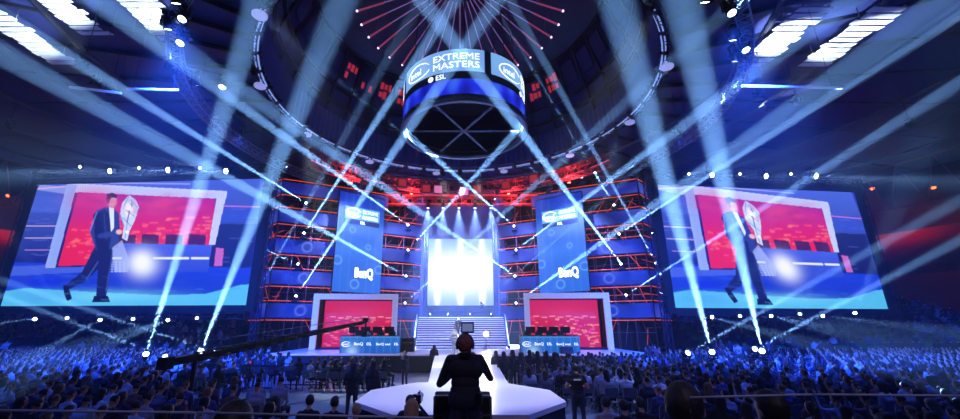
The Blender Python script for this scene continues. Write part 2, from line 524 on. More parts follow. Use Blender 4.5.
# outer ring of tube lights
rg = root('ring_light', 'large circular truss ring carrying pale tube lights and flat lamps under the drum', 'ring light', CEN + Vector((0, 0, 16.6)))
b = MB(); ring_truss(b, (0, 0, 0), 11.9, .35, .022, 0, 2 * PI, 90); b.build('truss', M['dtruss'], rg)
for k in range(44):
    t0 = 2 * PI * (k + .12) / 44; t1 = 2 * PI * (k + .88) / 44
    b = MB(); pts = [Vector((11.68 * math.cos(t0 + (t1 - t0) * i / 4), 11.68 * math.sin(t0 + (t1 - t0) * i / 4), -.02)) for i in range(5)]
    b.tube(pts, .05); b.tube([p * 1.012 + Vector((0, 0, -.08)) for p in pts], .035); b.cone(pts[2], pts[2] * 1.012 + Vector((0, 0, -.08)), .03, .03, 5)
    b.build('tube_light', M['tube'], rg)
for k in range(12):
    t = 2 * PI * (k + .35) / 12
    b = MB(); b.lathe([(.0, -.32), (.3, -.32), (.34, -.28), (.34, -.2), (.1, -.12), (.05, .1)], 18, (11.95 * math.cos(t), 11.95 * math.sin(t), 0)); b.build('disc_lamp', M['frame'], rg)
b = MB()
for k in range(22):
    t = 2 * PI * k / 22; b.cone((11.9 * math.cos(t), 11.9 * math.sin(t), .15), (11.9 * math.cos(t), 11.9 * math.sin(t), 1.5), .02, .02, 5)
b.build_each('hanger', M['dtruss'], rg)

# wide truss arcs left and right
for sx, lab in ((-1, 'curved dark truss carrying bright lamps above the screen with the walking man at its far left'), (1, 'curved dark truss carrying bright lamps above the screen beside the red balcony')):
    lab = 'curved lamp truss hanging beside the roof opening, on the side of the ' + ('camera crane' if sx < 0 else 'green seats')
    t = root('curved_truss', lab, 'truss', CEN + Vector((0, 0, 14.6)))
    b = MB(); a = sorted((sx * R(42), sx * R(128)))
    ring_truss(b, (0, 0, 0), 14.8, .5, .028, a[0], a[1], 40); b.build('chord', M['truss'], t)
    b = MB()
    for k in range(6):
        an = sx * R(48 + 15 * k); p = Vector((14.8 * math.sin(an), -14.8 * math.cos(an), .2)); b.cone(p, p + Vector((0, 0, 3.2)), .025, .025, 5)
    b.build_each('hanger', M['dtruss'], t)
# red service gantry ring behind the light cylinder
rr = root('service_gantry', 'red-lit curved steel gantry hanging under the far edge of the roof opening', 'gantry', CEN + Vector((0, 0, 15.4)))
b = MB(); ring_truss(b, (0, 0, 0), 13.1, .9, .05, R(118), R(242), 44); b.build('truss', M['red_light_tint'], rr)
b = MB()
for k in range(11):
    an = R(122 + 11.6 * k); p = Vector((13.1 * math.sin(an), -13.1 * math.cos(an), .4)); b.cone(p, p + Vector((0, 0, 2.2)), .03, .03, 5)
b.build_each('hanger', M['dtruss'], rr)
b = MB(); ring_truss(b, (0, 0, 0), 14.3, .25, .04, R(122), R(238), 36, False); b.build('walkway', M['red_light_tint'], rr)
for an0 in (120, 131, 146, 157, 204, 216, 229, 240):
    b = MB()
    for k in range(9):
        an = R(an0 - 4.2 + k * 1.05); p = Vector((12.6 * math.sin(an), -12.6 * math.cos(an), -.42))
        if k: b.tube([pp, p], .035)
        pp = p
    b.build('light_strip', M['rose'], rr)
gp = 'lit square boxes hanging from the red gantry'
for an, z, m in ((205, 15.2, 'redglow'), (194.5, 14.9, 'redglow'), (189.5, 14.9, 'pinkglow'), (178, 14.75, 'pinkglow'), (172.5, 14.9, 'redglow'), (160, 15.1, 'redglow'), (148, 15.3, 'redglow')):
    a = R(an); c = CEN + Vector((12.4 * math.sin(a), -12.4 * math.cos(a), z)); q = Matrix.Rotation(a + PI, 3, 'Z')
    t = root('light_box', 'small square %s box hanging in front of the curved red gantry' % ('red-lit' if m == 'redglow' else 'pink-lit'), 'light box', c, gp + (' (red)' if m == 'redglow' else ' (pink)'))
    b = MB(); b.box((0, 0, 0), (.9, .35, .9), q); b.build('housing', M['red_light_tint'], t); b = MB(); b.beam(q @ Vector((0, 0, .43)), q @ Vector((0, .75, .43)), .08); b.build('hanging_arm', M['red_light_tint'], t)
    b = MB(); b.box(q @ Vector((0, -.19, 0)), (.68, .03, .68), q); b.build('front', M[m], t)

# ------------------------------------------------------------------ centre LED cylinder
CC = Vector((.25, 22.3, 0)); CR = 3.75; Z0 = 14.55; HL = 2.85
cy = root('led_cylinder', 'round hanging video cylinder with pale EXTREME MASTERS banner above a blue band', 'video cube', CC + Vector((0, 0, Z0)))
b = MB(); b.lathe([(CR - .3, .02), (CR - .02, .02), (CR - .02, HL), (CR - .3, HL), (CR - .3, .02)], 96); b.build('body', M['black'], cy)
nx, ny = 480, 60
vs = []; fs = []; U = []; V = []
for j in range(ny + 1):
    for i in range(nx):
        t = 2 * PI * i / nx; vs.append((CR * math.sin(t), -CR * math.cos(t), HL * (1 - j / ny))); U.append(math.degrees(t)); V.append(j / ny)
for j in range(ny):
    for i in range(nx):
        a = j * nx + i; c = j * nx + (i + 1) % nx; fs.append((a, a + nx, c + nx, c))
me = bpy.data.meshes.new('picture'); me.from_pydata(vs, [], fs)
U = np.array(U); V = np.array(V); U = (U + 180) % 90.0   # four panels; panel spans
pt = Paint(U, V); pt.base((8, 10, 26))
# front panel spans -72..20 deg -> folded to 18..110 ; use period 90 with offset
A = (np.degrees(np.arctan2(np.array(vs)[:, 0], -np.array(vs)[:, 1])) + 67) % 90.0 + np.random.RandomState(3).uniform(-.01, .01, len(vs))
m = (A < 84)
nz = np.sin(A * .35) * .5 + np.sin(A * .13 + V * 9) * .5
pt.mix((m & (V < .5)).astype(float), (122, 164, 236)); pt.mix((m & (V < .5)) * np.clip(.5 + nz * .5, 0, 1) * .5, (120, 190, 240))
pt.mix((m & (V < .5)) * np.clip((8 - np.abs(A - 30)) / 30, 0, 1), (190, 225, 255))
pt.mix((V > .66).astype(float), (30, 44, 220)); pt.mix((V > .66) * np.clip(nz, 0, 1) * .8, (60, 110, 245)); pt.mix((V > .66) * np.clip(-nz, 0, 1) * .8, (14, 14, 130))
pt.mix((V > .97).astype(float), (10, 10, 40))
at = me.color_attributes.new('picture', 'FLOAT_COLOR', 'POINT'); at.data.foreach_set('color', np.concatenate([pt.c, np.ones((len(pt.c), 1))], 1).astype(np.float32).ravel())
me.materials.append(M['scr']); link('screen', me, cy)
def wrap(me, phi_deg, z):
    for v in me.vertices:
        t = R(phi_deg) + v.co.x / CR; rr = CR + .02 + v.co.z; v.co = Vector((rr * math.sin(t), -rr * math.cos(t), z + v.co.y))
    return me
for k in range(4):
    p0 = -67 + 90 * k
    for txt, size, ph, z in (('EXTREME', .56, 39, 2.2), ('MASTERS', .56, 39, 1.68), ('ESL', .42, 42, 1.06)):
        t = text_mesh(txt, size, .015); tw = max(v.co.x for v in t.vertices)
        if txt != 'ESL':
            for v in t.vertices: v.co.x *= 2.65 / tw
        link('lettering', set_mat(wrap(t, p0 + ph, z), M['letter']), cy)
    t = text_mesh('intel', .56, .015); link('lettering', set_mat(wrap(t, p0 + 12, 1.85), M['letter']), cy)
    t = ring_logo(.95, .5, .07, a0=R(20), a1=R(345)).mesh('logo', M['letter']); link('logo', wrap(t, p0 + 22, 2.05), cy)
    t = MB(); 
    t.ball((0, 0, 0), (.17, .17, .015), 16, 6); t = t.mesh('logo', M['letter']); link('logo', wrap(t, p0 + 37.5, 1.2), cy)
b = MB(); b.lathe([(CR - .25, -.35), (CR + .05, -.35), (CR + .05, -.02), (CR - .25, -.02), (CR - .25, -.35)], 72)
for k in range(60):
    t = 2 * PI * k / 60; b.beam((CR * .97 * math.sin(t), CR * .97 * math.cos(t), -.4), (CR * 1.03 * math.sin(t + .05), CR * 1.03 * math.cos(t + .05), -.05), .05)
b.lathe([(CR - .1, -.42), (CR + .12, -.42), (CR + .12, -.36), (CR - .1, -.36), (CR - .1, -.42)], 72)
b.build('rim', M['truss'], cy)
b = MB()
for a in (0, 62, 118): 
    t = R(a); truss(b, (CR * .95 * math.cos(t), CR * .95 * math.sin(t), -.2), (-CR * .95 * math.cos(t), -CR * .95 * math.sin(t), -.2), .07, .007, .8)
b.build('cross_truss', M['truss'], cy)
b = MB(); b.lathe([(CR - .35, .0), (CR - .35, HL)], 64); b.lathe([(.01, HL - .05), (CR - .3, HL - .05)], 64); b.build('lining', M['dome'], cy)
b = MB()
for k in range(8):
    t = 2 * PI * k / 8; b.cone((CR * .9 * math.cos(t), CR * .9 * math.sin(t), HL), (2.8 * math.cos(t), 2.8 * math.sin(t), 12.35), .03, .03, 5)
b.build_each('hanging_cable', M['dtruss'], cy)

# ------------------------------------------------------------------ acoustic panels under the roof
pg = 'slatted white panels under the roof'
for x, y0, w, L, lab in ((-22.7, 15.6, 1.7, 4.2, 'lit slatted white panel under the dark roof, nearest the frame edge on the crane side'),
                        (-18.9, 13.4, 1.6, 4.0, 'lit slatted white panel under the dark roof, middle one of three on the crane side'),
                        (-15.0, 13.6, 1.8, 4.2, 'lit slatted white panel under the dark roof, next to the crane-side lamp truss'),
                        (16.8, 15.4, 1.8, 4.6, 'lit slatted white panel under the roof, next to the balcony-side lamp truss'),
                        (20.4, 15.4, 1.8, 4.6, 'lit slatted white panel under the roof, second from the balcony-side lamp truss')):
    t = root('ceiling_panel', lab, 'ceiling panel', (x, y0 + L / 2, 17.3), pg)
    b = MB(); n = 11
    for k in range(n):
        yy = -L / 2 + L * (k + .5) / n
        b.box((random.uniform(-.12, .12), yy, 0), (w * random.uniform(.8, 1.05), L / n * .9, .05), Matrix.Rotation(R(random.uniform(4, 14)), 3, 'X'))
    b.build('slat', M['roofpanel'], t)
    b = MB()
    for s in (-1, 1): b.box((s * w * .35, 0, .06), (.06, L, .08)); b.cone((s * w * .35, -L * .3, .08), (s * w * .35, -L * .3, .75), .02, .02, 5); b.cone((s * w * .35, L * .3, .08), (s * w * .35, L * .3, .75), .02, .02, 5)
    b.build('rail', M['truss'], t)
# pale pipes
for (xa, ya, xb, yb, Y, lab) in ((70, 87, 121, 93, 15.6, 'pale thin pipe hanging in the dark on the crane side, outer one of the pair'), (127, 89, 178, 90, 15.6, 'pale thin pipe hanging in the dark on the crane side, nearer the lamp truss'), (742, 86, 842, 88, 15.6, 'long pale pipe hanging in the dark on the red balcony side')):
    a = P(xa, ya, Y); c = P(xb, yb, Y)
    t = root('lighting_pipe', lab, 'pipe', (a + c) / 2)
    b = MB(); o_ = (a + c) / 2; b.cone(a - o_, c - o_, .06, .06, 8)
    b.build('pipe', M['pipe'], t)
    b = MB()
    for p in (a.lerp(c, .1), a.lerp(c, .9)): b.cone(p - o_, p - o_ + Vector((0, 0, 17.9 - p.z)), .012, .012, 4)
    b.build_each('hanger', M['dtruss'], t)

# ------------------------------------------------------------------ tiers at the back and red balconies
for sx in (-1, 1):
    t = root('grandstand', 'dark stepped grandstand full of tiny spectators under the ' + ('screen on the crane side' if sx < 0 else 'screen on the red balcony side'), 'grandstand', (sx * 34.5, 40, 0))
    b = MB()
    for k in range(13):
        y0 = 33.6 + k * .95; z = .45 + k * .42
        b.box((0, y0 - 40 + .475, z / 2), (29, .95, z))
    b.build('step', M['tier'], t)
    b = MB(); b.box((0, 33.5 - 40, .55), (29, .08, 1.1)); b.build('parapet', M['black'], t)
    b = MB()
    for k in range(13):
        y0 = 33.6 + k * .95; z = .45 + k * .42
        b.box((0, y0 - 40 + .62, z + .4), (28.6, .35, .06)); b.box((0, y0 - 40 + .84, z + .6), (28.6, .05, .35)); 
        for i in range(15): b.box((-14 + 2 * i, y0 - 40 + .62, z + .2), (.06, .3, .4))
    b.build('bench', M['greenseat'] if sx > 0 else M['chair'], t)
for sx in (-1, 1):
    t = root('balcony', 'red-lit upper balcony with steel lattice in the dark beside the ' + ('screen on the crane side' if sx < 0 else 'screen farther from the crane'), 'balcony', CEN + Vector((0, 0, 9)))
    a0, a1 = (R(2), R(44)) if sx > 0 else (R(136), R(178))
    b = MB(); prof = [(47, -.6)]
    for k in range(8): prof += [(47 + k * 1.1, .3 + k * .55), (48.1 + k * 1.1, .3 + k * .55)]
    prof += [(56, -.6), (47, -.6)]
    b.lathe(prof, 40, (0, 0, 0), a0, a1, smooth=False); b.build('tier', M['redseat'], t)
    b = MB(); 
    for k in range(26):
        an = a0 + (a1 - a0) * k / 25; an2 = a0 + (a1 - a0) * (k + 1) / 25
        f = lambda r, a, z: (r * math.cos(a), r * math.sin(a), z)
        if k < 25:
            b.beam(f(46.8, an, 9.6), f(46.8, an2, 9.6), .14); b.beam(f(46.8, an, 5.2), f(46.8, an2, 5.2), .14)
            b.beam(f(46.8, an, 5.2 if k % 2 else 9.6), f(46.8, an2, 9.6 if k % 2 else 5.2), .1)
    b.build('lattice', M['rust'], t)
    b = MB()
    for an in (a0, a1): b.beam((47.5 * math.cos(an), 47.5 * math.sin(an), -9), (47.5 * math.cos(an), 47.5 * math.sin(an), 9.8), .35)
    b.build_each('column', M['dtruss'], t)
rl = 'red lamps on the balcony lattice'
for (x, y, lab) in ((9, 195, 'small glowing red lamp on the dark balcony beside the screen on the crane side'), (872, 188, 'small glowing red lamp on the balcony lattice right beside the screen edge'), (933, 187, 'small glowing red lamp on the balcony lattice near the frame edge')):
    p = P(x, y, 42 if x > 100 else 40)
    t = root('red_lamp', lab, 'lamp', p, rl)
    b = MB(); b.lathe([(0, .16), (.16, .14), (.2, -.1), (.24, -.12)], 14); b.beam((0, 0, .1), (0, 1.2, .3), .07); b.build('housing', M['black'], t)
    b = MB(); b.ball((0, -.02, -.08), (.2, .2, .14), 12, 8); b.build('bulb', M['redlamp'], t)
    spot('lamp_beam', p + Vector((0, -.4, -.1)), p + Vector((0, -1, -8)), 500, 120, (1, .12, .08), .6, .15, 'QUAD', t)
    spot('lamp_beam', p + Vector((0, .4, 0)), p + Vector((2 if x > 100 else -2, 6, -7)), 1200, 130, (1, .1, .08), .6, .15, 'QUAD', t)
#PART3
# ================================================================== STAGE
SH = 1.1
def YS(y, Y=None): return Y
st = root('stage', 'long low stage with white lit runway leading to an octagonal front platform', 'stage', (0, 30, 0))
b = MB(); L = [(-12.4, -2.8), (-9.9, -2.8), (10.6, -2.8), (12.6, -1.6), (12.6, 6.9), (7.7, 9.7), (4.1, 11.7), (4.1, 14), (-4.1, 14), (-4.1, 11.7), (-7.7, 9.7), (-12.6, 6.9), (-12.6, -1.6)]
b.prism(L, SH - .12, SH); b.build('deck', M['stage'], st)
b = MB(); b.prism([(x * .996, y + .06) for x, y in L], .0, SH - .12); b.build('apron', M['apron'], st)
oc = [(x * .9, y) for x, y in [(-2.75, -19.7), (-1.5, -21.15), (1.55, -21.15), (2.78, -19.7), (2.78, -17.9), (1.5, -16.3), (-1.5, -16.3), (-2.75, -17.9)]]
b = MB(); b.prism(oc, SH - .1, SH + .002); b.build('octagon_deck', M['stage'], st)
b = MB(); b.prism([(x * .985, (y + 18.7) * .985 - 18.7) for x, y in oc], 0, SH - .1); b.build('octagon_apron', M['apron'], st)
rn = [(-1.0, -16.5), (1.5, -16.5), (2.0, -2.7), (-1.6, -2.7)]
b = MB(); b.prism(rn, SH - .1, SH + .004); b.build('runway_deck', M['stage'], st)
b = MB(); b.prism([(-.95, -16.4), (1.45, -16.4), (1.92, -2.75), (-1.52, -2.75)], 0, SH - .1); b.build('runway_apron', M['apron'], st)
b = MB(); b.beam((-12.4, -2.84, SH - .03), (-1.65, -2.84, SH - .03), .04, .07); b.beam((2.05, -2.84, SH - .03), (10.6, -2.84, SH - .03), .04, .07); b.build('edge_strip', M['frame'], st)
# red lit side steps
t = root('side_steps', 'short flight of stage steps glowing red at the end of the stage near the crane', 'stairs', (-13.1, 27.0, 0))
for k in range(4):
    b = MB(); b.box((-.55 + .33 * k, 0, .12 + .12 * k), (.42, 1.3, .24 + .24 * k)); b.build('step', M['black'], t)
    b = MB(); b.box((-.55 + .33 * k, -.66, .2 + .24 * k), (.5, .02, .09)); b.build('step_light', M['redstep'], t)

# main stairs to the LED wall
t = root('staircase', 'wide staircase of lit steps rising behind the runway to the bright LED wall', 'stairs', (.1, 33.6, SH))
NS = 14
for k in range(NS):
    z = (k + 1) * .185; y = k * .52; w = 7.2 + .08 * k
    b = MB(); b.box((0, y + .26, z - .0925), (w, .52, .185)); b.build('step', M['stair'], t)
    b = MB(); b.box((0, y - .012, z - .05), (w, .02, .07)); b.build('nosing', M['nosing'], t)
b = MB()
for s in (-1, 1):
    b.slab([(s * 3.75, 0, 0), (s * 3.75, 0, .25), (s * 4.3, 7.5, 2.9), (s * 4.3, 7.5, 0)], (s * .12, 0, 0))
b.build('stringer', M['black'], t)

# LED wall
lw = root('led_wall', 'tall glowing white and blue LED wall in the middle of the stage set', 'LED wall', (.05, 42.9, 4.9))
def p_led(U, V):
    p = Paint(U * 66, V * 65); p.base((96, 128, 240))
    p.mix(np.clip(1 - V * 2.2, 0, 1) * .7, (90, 120, 225))
    p.glow(33, 34, 40, 15, (255, 255, 255), 1.0); p.glow(33, 34, 50, 22, (225, 235, 255), .6)
    for x in (10, 33, 55): p.glow(x, 10, 2.4, 14, (255, 255, 255), .8); p.glow(x, 56, 2.6, 9, (255, 248, 240), .9)
    p.mix(np.exp(-((V * 65 - 47) / .7) ** 2) * .7, (190, 215, 255))
    return p.c
me = picture_mesh('screen', 6.95, 7.1, 64, 64, p_led, M['scrhot']); link('screen', me, lw)
b = MB(); b.box((0, .14, 3.55), (7.05, .24, 7.2)); b.build('panel_back', M['black'], lw)
b = MB()
for s in (-1, 1): truss(b, (s * 3.75, .1, -3.76), (s * 3.75, .1, 9.6), .34, .03)
truss(b, (-3.9, .1, -.3), (3.9, .1, -.3), .3, .025)
b.build('support_truss', M['truss'], lw)
# blue backing above and around the wall
b = MB()
for k in range(34):
    x = -8.8 + k * .52; b.box((x + .15, 44.2 + .08 * (k % 2), 8.75), (.53, .1, 15.2))
t = b.build('stage_drape', mat('blue_drape', (110, 130, 225), .7, noise=.2, nscale=1)); tag(t, 'pale blue pleated drape hanging behind the glowing LED wall', 'drape')
# front lighting truss above LED wall, red
t = root('stage_truss', 'red-lit straight truss spanning above the LED wall with lamps on it', 'truss', (.2, 40.6, 15.6))
b = MB(); truss(b, (-8.4, 0, 0), (8.4, 0, 0), .8, .05, 1.0); b.build('truss', M['red_light_tint'], t)
b = MB(); truss(b, (-8.8, 1.4, 1.1), (8.8, 1.4, 1.1), .5, .04, 1.0); b.build('rear_truss', M['red_light_tint'], t)
for z, yy in ((-.45, -.45), (.5, -.42), (1.1, 1.1)):
    for s in (-1, 1): 
        b = MB(); b.beam((s * .4, yy, z), (s * 8.0, yy, z), .05); b.build('light_strip', M['rose'], t)
b = MB()
for x in (-8, -3, 3, 8): b.cone((x, 0, .4), (x, 0, 2.9), .03, .03, 5); b.cone((x, 1.4, 1.3), (x, 1.4, 2.9), .03, .03, 5)
b.build_each('hanger', M['dtruss'], t)

# ------------------------------------------------------------------ scaffold wings
WP = [(-19.2, 38.0), (-16.6, 35.4), (-11.2, 38.0), (-7.6, 40.2), (-4.2, 42.2)]
BZ = [(3.55, 4.75), (6.4, 7.6), (9.2, 10.45), (12.0, 13.2), (14.8, 15.9)]
def wing(sx, lab):
    w = root('scaffold_wing', lab, 'scaffold tower', (sx * 11, 38, 0))
    o = Vector((sx * 11, 38, 0))
    pts = [Vector((sx * x, y, 0)) for x, y in WP]
    fi = pts
    def off(p, q, d):
        n = Vector((q.y - p.y, -(q.x - p.x), 0)).normalized()
        if n.y > 0: n = -n
        return n * d
    rnd = random.Random(4 + sx)
    posts = []
    for i in range(len(pts) - 1):
        a, c = pts[i], pts[i + 1]; L = (c - a).length; n = max(1, round(L / 1.6)); nb = off(a, c, -1.5)
        for k in range(n + (i == len(pts) - 2)):
            p = a.lerp(c, k / n); posts.append((p, p + nb))
    for p, q in posts:
        b = MB(); b.cone(p - o, p - o + Vector((0, 0, 16.2)), .045, .045, 6); b.cone(q - o, q - o + Vector((0, 0, 16.2)), .045, .045, 6)
        for zz in range(8): b.cone(p - o + Vector((0, 0, 1 + 2.0 * zz)), q - o + Vector((0, 0, 1 + 2.0 * zz)), .03, .03, 5)
        b.build('post', M['rust'], w)
    for i in range(len(pts) - 1):
        a, c = pts[i] - o, pts[i + 1] - o; nf = off(pts[i], pts[i + 1], .12); L = (c - a).length
        for j, (z0, z1) in enumerate(BZ):
            if j == 4 and i == 3: continue
            # LED band
            nx = max(8, int(L * 8)); ph = i * 3.1 + j * 1.7 + sx
            def pb(U, V):
                p = Paint(U * L, V * 1.25); p.base((20, 38, 190) if j < 3 else (30, 42, 160))
                s = np.sin(U * L * 1.1 + ph) * .5 + np.sin(U * L * .47 + ph * 2 + V * 2) * .5
                p.mix(np.clip(s, 0, 1) * .55, (90, 110, 225)); p.mix(np.clip(-s, 0, 1) * .8, (10, 14, 80))
                if i in (1, 2) and j in (0, 1, 2):
                    cx = L * .55; d = np.hypot(p.X - cx, (p.Y - .62)); p.mix(np.clip(1 - np.abs(d - .42) / .12, 0, 1) * .8, (110, 140, 240))
                return p.c * .8
            me = picture_mesh('led_band', L, z1 - z0, nx, 12, pb, M['scr'])
            d = (c - a).normalized() if sx < 0 else (a - c).normalized()
            ang = math.atan2(d.y, d.x)
            lb = link('led_band', me, w, (a + c) / 2 + nf + Vector((0, 0, z0))); lb.rotation_euler = (0, 0, ang)
            b = MB(); b.slab([a + nf * .6 + Vector((0, 0, z0)), c + nf * .6 + Vector((0, 0, z0)), c + nf * .6 + Vector((0, 0, z1)), a + nf * .6 + Vector((0, 0, z1))], nf * -.5); b.build('band_back', M['black'], w)
            # deck
            b = MB(); bk = off(pts[i], pts[i + 1], -1.5); b.slab([a + Vector((0, 0, z0 - .1)), c + Vector((0, 0, z0 - .1)), c + bk + Vector((0, 0, z0 - .1)), a + bk + Vector((0, 0, z0 - .1))], (0, 0, .06)); b.build('deck', M['dtruss'], w)
            for z in (z0 - .22, z1 + .2):
                b = MB(); b.cone(a + nf * 1.4 + Vector((0, 0, z)), c + nf * 1.4 + Vector((0, 0, z)), .03, .03, 6); b.build('light_strip', M['orange'], w)
        # scaffold braces, some given an orange glow in place of caught light
        b = MB(); e = MB()
        for j in range(6):
            zlo = [1.1] + [z[1] for z in BZ]; zhi = [z[0] for z in BZ] + [16.2]
            n = max(1, int(L / 1.3))
            for k in range(n):
                p = a.lerp(c, (k + rnd.random() * .4) / n); q = a.lerp(c, min(1, (k + .5 + rnd.random() * .6) / n))
                bk = off(pts[i], pts[i + 1], -rnd.uniform(.2, 1.4))
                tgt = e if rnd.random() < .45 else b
                za, zb = zlo[j] + .1, zhi[j] - .1
                if rnd.random() < .5: za, zb = zb, za
                tgt.cone(p + bk + Vector((0, 0, za)), q + bk + Vector((0, 0, zb)), .03, .03, 5)
            for k in range(1):
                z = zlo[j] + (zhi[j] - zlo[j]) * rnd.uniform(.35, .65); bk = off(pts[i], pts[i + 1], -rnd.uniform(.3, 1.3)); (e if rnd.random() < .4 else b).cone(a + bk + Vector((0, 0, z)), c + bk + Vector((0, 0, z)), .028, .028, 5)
        b.build_each('brace', M['rust'], w); e.build_each('painted_lit_brace', M['orange2'], w)
    # drape behind
    b = MB()
    for i in range(len(pts) - 1):
        a, c = pts[i] - o, pts[i + 1] - o; bk = off(pts[i], pts[i + 1], -1.75)
        b.slab([a + bk, c + bk, c + bk + Vector((0, 0, 16)), a + bk + Vector((0, 0, 16))], bk * .03)
    b.build('backdrop', M['skirt'], w)
    return w
M['orange2'] = mat('orange_painted_light_tube', (220, 90, 60), .5, emit=(255, 80, 50), es=.45)  # orange light put into the brace colour as a glow
wing(-1, 'tall curved scaffold tower with blue LED bands and orange strips, on the crane side')
wing(1, 'tall curved scaffold tower with blue LED bands and orange strips, away from the crane')

# ------------------------------------------------------------------ large screens
def corner_avg(p, q): return (p + q) / 2
SW, SHT = 19.75, 9.85
def place_screen(sx):
    if sx < 0: a = Vector((-15.55, 30.0, 4.3)); c = Vector((-35.2, 31.5, 4.3))
    else: a = Vector((16.15, 31.0, 4.15)); c = Vector((34.3, 33.0, 4.15))
    return a, c
la, lc = place_screen(-1)
def lpx(U, V):
    """screen u, v -> position in the photograph of the same picture"""
    X = lc.x + (la.x - lc.x) * U; Y = lc.y + (la.y - lc.y) * U; Z = 4.3 + SHT * (1 - V) - CZ
    cp, sp = math.cos(PITCH), math.sin(PITCH)
    dz = Y * cp + Z * sp; uy = -Y * sp + Z * cp
    return 460 + F * X / dz, 209.5 - F * uy / dz
def p_big(U, V):
    x, y = lpx(U, V); p = Paint(x, y); rs = random.Random(5)
    p.base((36, 58, 178)); p.grad([(0, 175), (262, 175), (262, 270), (0, 270)], (72, 100, 214), (22, 34, 130), 182, 262)
    p.poly([(34, 196), (64, 197), (60, 213), (30, 212)], (70, 100, 215), .8); p.poly([(40, 184), (70, 188), (66, 194), (38, 190)], (150, 170, 240), .7)
    p.line(36, 189, 70, 186, 1.2, (230, 180, 220)); p.line(110, 183, 190, 184, 1.0, (190, 190, 250), .8)
    for yy, c in ((226, (200, 170, 220)), (238, (190, 170, 225)), (250, (170, 130, 210))): p.line(25, yy, 56, yy, 1, c)
    p.poly([(222, 205), (262, 205), (258, 222), (218, 222)], (50, 80, 205), .7); p.line(224, 206, 262, 207, 1.1, (210, 120, 200))
    p.poly([(216, 224), (258, 224), (250, 268), (210, 268)], (16, 22, 80), .8); p.poly([(216, 248), (224, 248), (222, 266), (214, 266)], (220, 110, 200), .8)
    # floor
    p.grad([(0, 262), (262, 268), (262, 320), (0, 320)], (24, 60, 214), (22, 50, 190), 268, 300)
    p.poly([(12, 266), (104, 264), (90, 272), (10, 276)], (80, 110, 225), .7)
    p.glow(44, 284, 18, 7, (16, 40, 225), .9)
    p.poly([(0, 292), (26, 288), (90, 292), (160, 295), (205, 294), (240, 285), (262, 283), (262, 320), (0, 320)], (84, 190, 236)); p.glow(110, 296, 60, 6, (130, 225, 250), .6); p.glow(40, 297, 30, 7, (70, 160, 235), .6)
    # booth
    p.poly([(68, 184), (226, 192), (212, 262), (46, 268)], (30, 16, 110))
    p.poly([(67, 183), (227, 191), (226, 199), (66, 192)], (196, 206, 250)); p.poly([(67, 184), (77, 185), (55, 268), (45, 268)], (150, 175, 245)); p.poly([(218, 192), (227, 192), (215, 245), (207, 245)], (200, 208, 250))
    for k in range(60):
        xx = 70 + k * 2.6; p.line(xx, 185.2 + k * .13, xx, 190.5 + k * .13, .5, (150, 160, 225), .55)
    for k in range(34):
        yy = 192 + k * 2.2; p.line(68 - k * .55, yy, 74 - k * .55, yy, .5, (110, 130, 220), .5)
    p.grad([(78, 192), (216, 199), (206, 262), (58, 266)], (178, 30, 150), (232, 26, 66), 196, 236)
    p.glow(95, 200, 22, 12, (220, 50, 120), .7); p.glow(165, 205, 26, 9, (240, 70, 110), .6)
    for k in range(85):
        xx = rs.uniform(66, 206); yy = 216 + rs.random() * 22 + (rs.random() * 26 if xx < 92 else 0); w_ = rs.uniform(3, 9)
        p.poly([(xx, yy), (xx + w_, yy), (xx + w_ - .4, yy + 1.9), (xx - .4, yy + 1.9)], (255, rs.randint(60, 120), rs.randint(80, 130)), .75)
    for x0 in (119, 142, 166, 189): p.poly([(x0, 234), (x0 + 17, 235), (x0 + 16, 246), (x0 - 1, 245)], (24, 18, 66), .92)
    # desk
    p.grad([(108, 243), (212, 245), (208, 272), (104, 272)], (70, 96, 226), (48, 74, 205), 244, 270)
    for x0, w_ in ((112, 9), (154, 34), (192, 16)): p.line(x0, 258.2, x0 + w_, 258.2, 2.2, (240, 245, 255))
    for k in range(5):
        for j in range(5): p.ell(108 + 4 * j, 262 + 2.4 * k, 1.1, .8, (190, 210, 255), .7)
    p.glow(142, 264, 15, 13, (220, 235, 255), 1); p.glow(142, 262, 10, 10, (255, 255, 255), 1)
    # man with cup
    nav = (20, 26, 84); nv2 = (44, 60, 140)
    p.poly([(95, 246), (110, 250), (99, 268), (86, 281), (68, 290), (64, 286), (82, 272)], nav)
    p.poly([(99, 244), (114, 246), (112, 262), (106, 298), (96, 298), (98, 268)], nav)
    p.poly([(63, 284), (69, 288), (72, 299), (67, 301), (64, 294)], (12, 14, 50)); p.poly([(94, 296), (108, 296), (110, 302), (92, 302)], (12, 14, 50))
    p.poly([(96, 211), (105, 207), (114, 208), (119, 214), (120, 232), (118, 248), (96, 250), (90, 232)], nv2); p.poly([(98, 213), (105, 209), (109, 215), (111, 240), (108, 250), (97, 250), (94, 230)], nav)
    p.poly([(109, 207), (114, 208), (114, 228), (111, 232)], (225, 235, 255)); p.line(96, 216, 100, 236, 6, nav); p.line(100, 236, 116, 233, 5, nv2); p.ell(119, 232, 3, 2.4, (240, 190, 190))
    p.ell(112, 201, 4.6, 6.4, (216, 160, 170)); p.poly([(106, 199), (107, 194), (113, 192.5), (117.5, 196), (116, 198), (111, 197.5), (109.5, 203), (107.5, 204)], (30, 24, 60))
    p.poly([(129, 195), (136, 200), (139, 207), (135, 220), (130, 230), (127, 241), (122, 238), (124, 226), (120, 214), (122, 203)], (205, 220, 250)); p.ell(129, 210, 4, 7, (250, 252, 255)); p.line(124, 226, 120, 214, 1, (120, 140, 220)); p.line(132, 203, 127, 222, 1.2, (90, 110, 200))
    p.poly([(112, 248), (122, 240), (130, 262), (128, 272), (114, 272)], (190, 205, 250), .55)
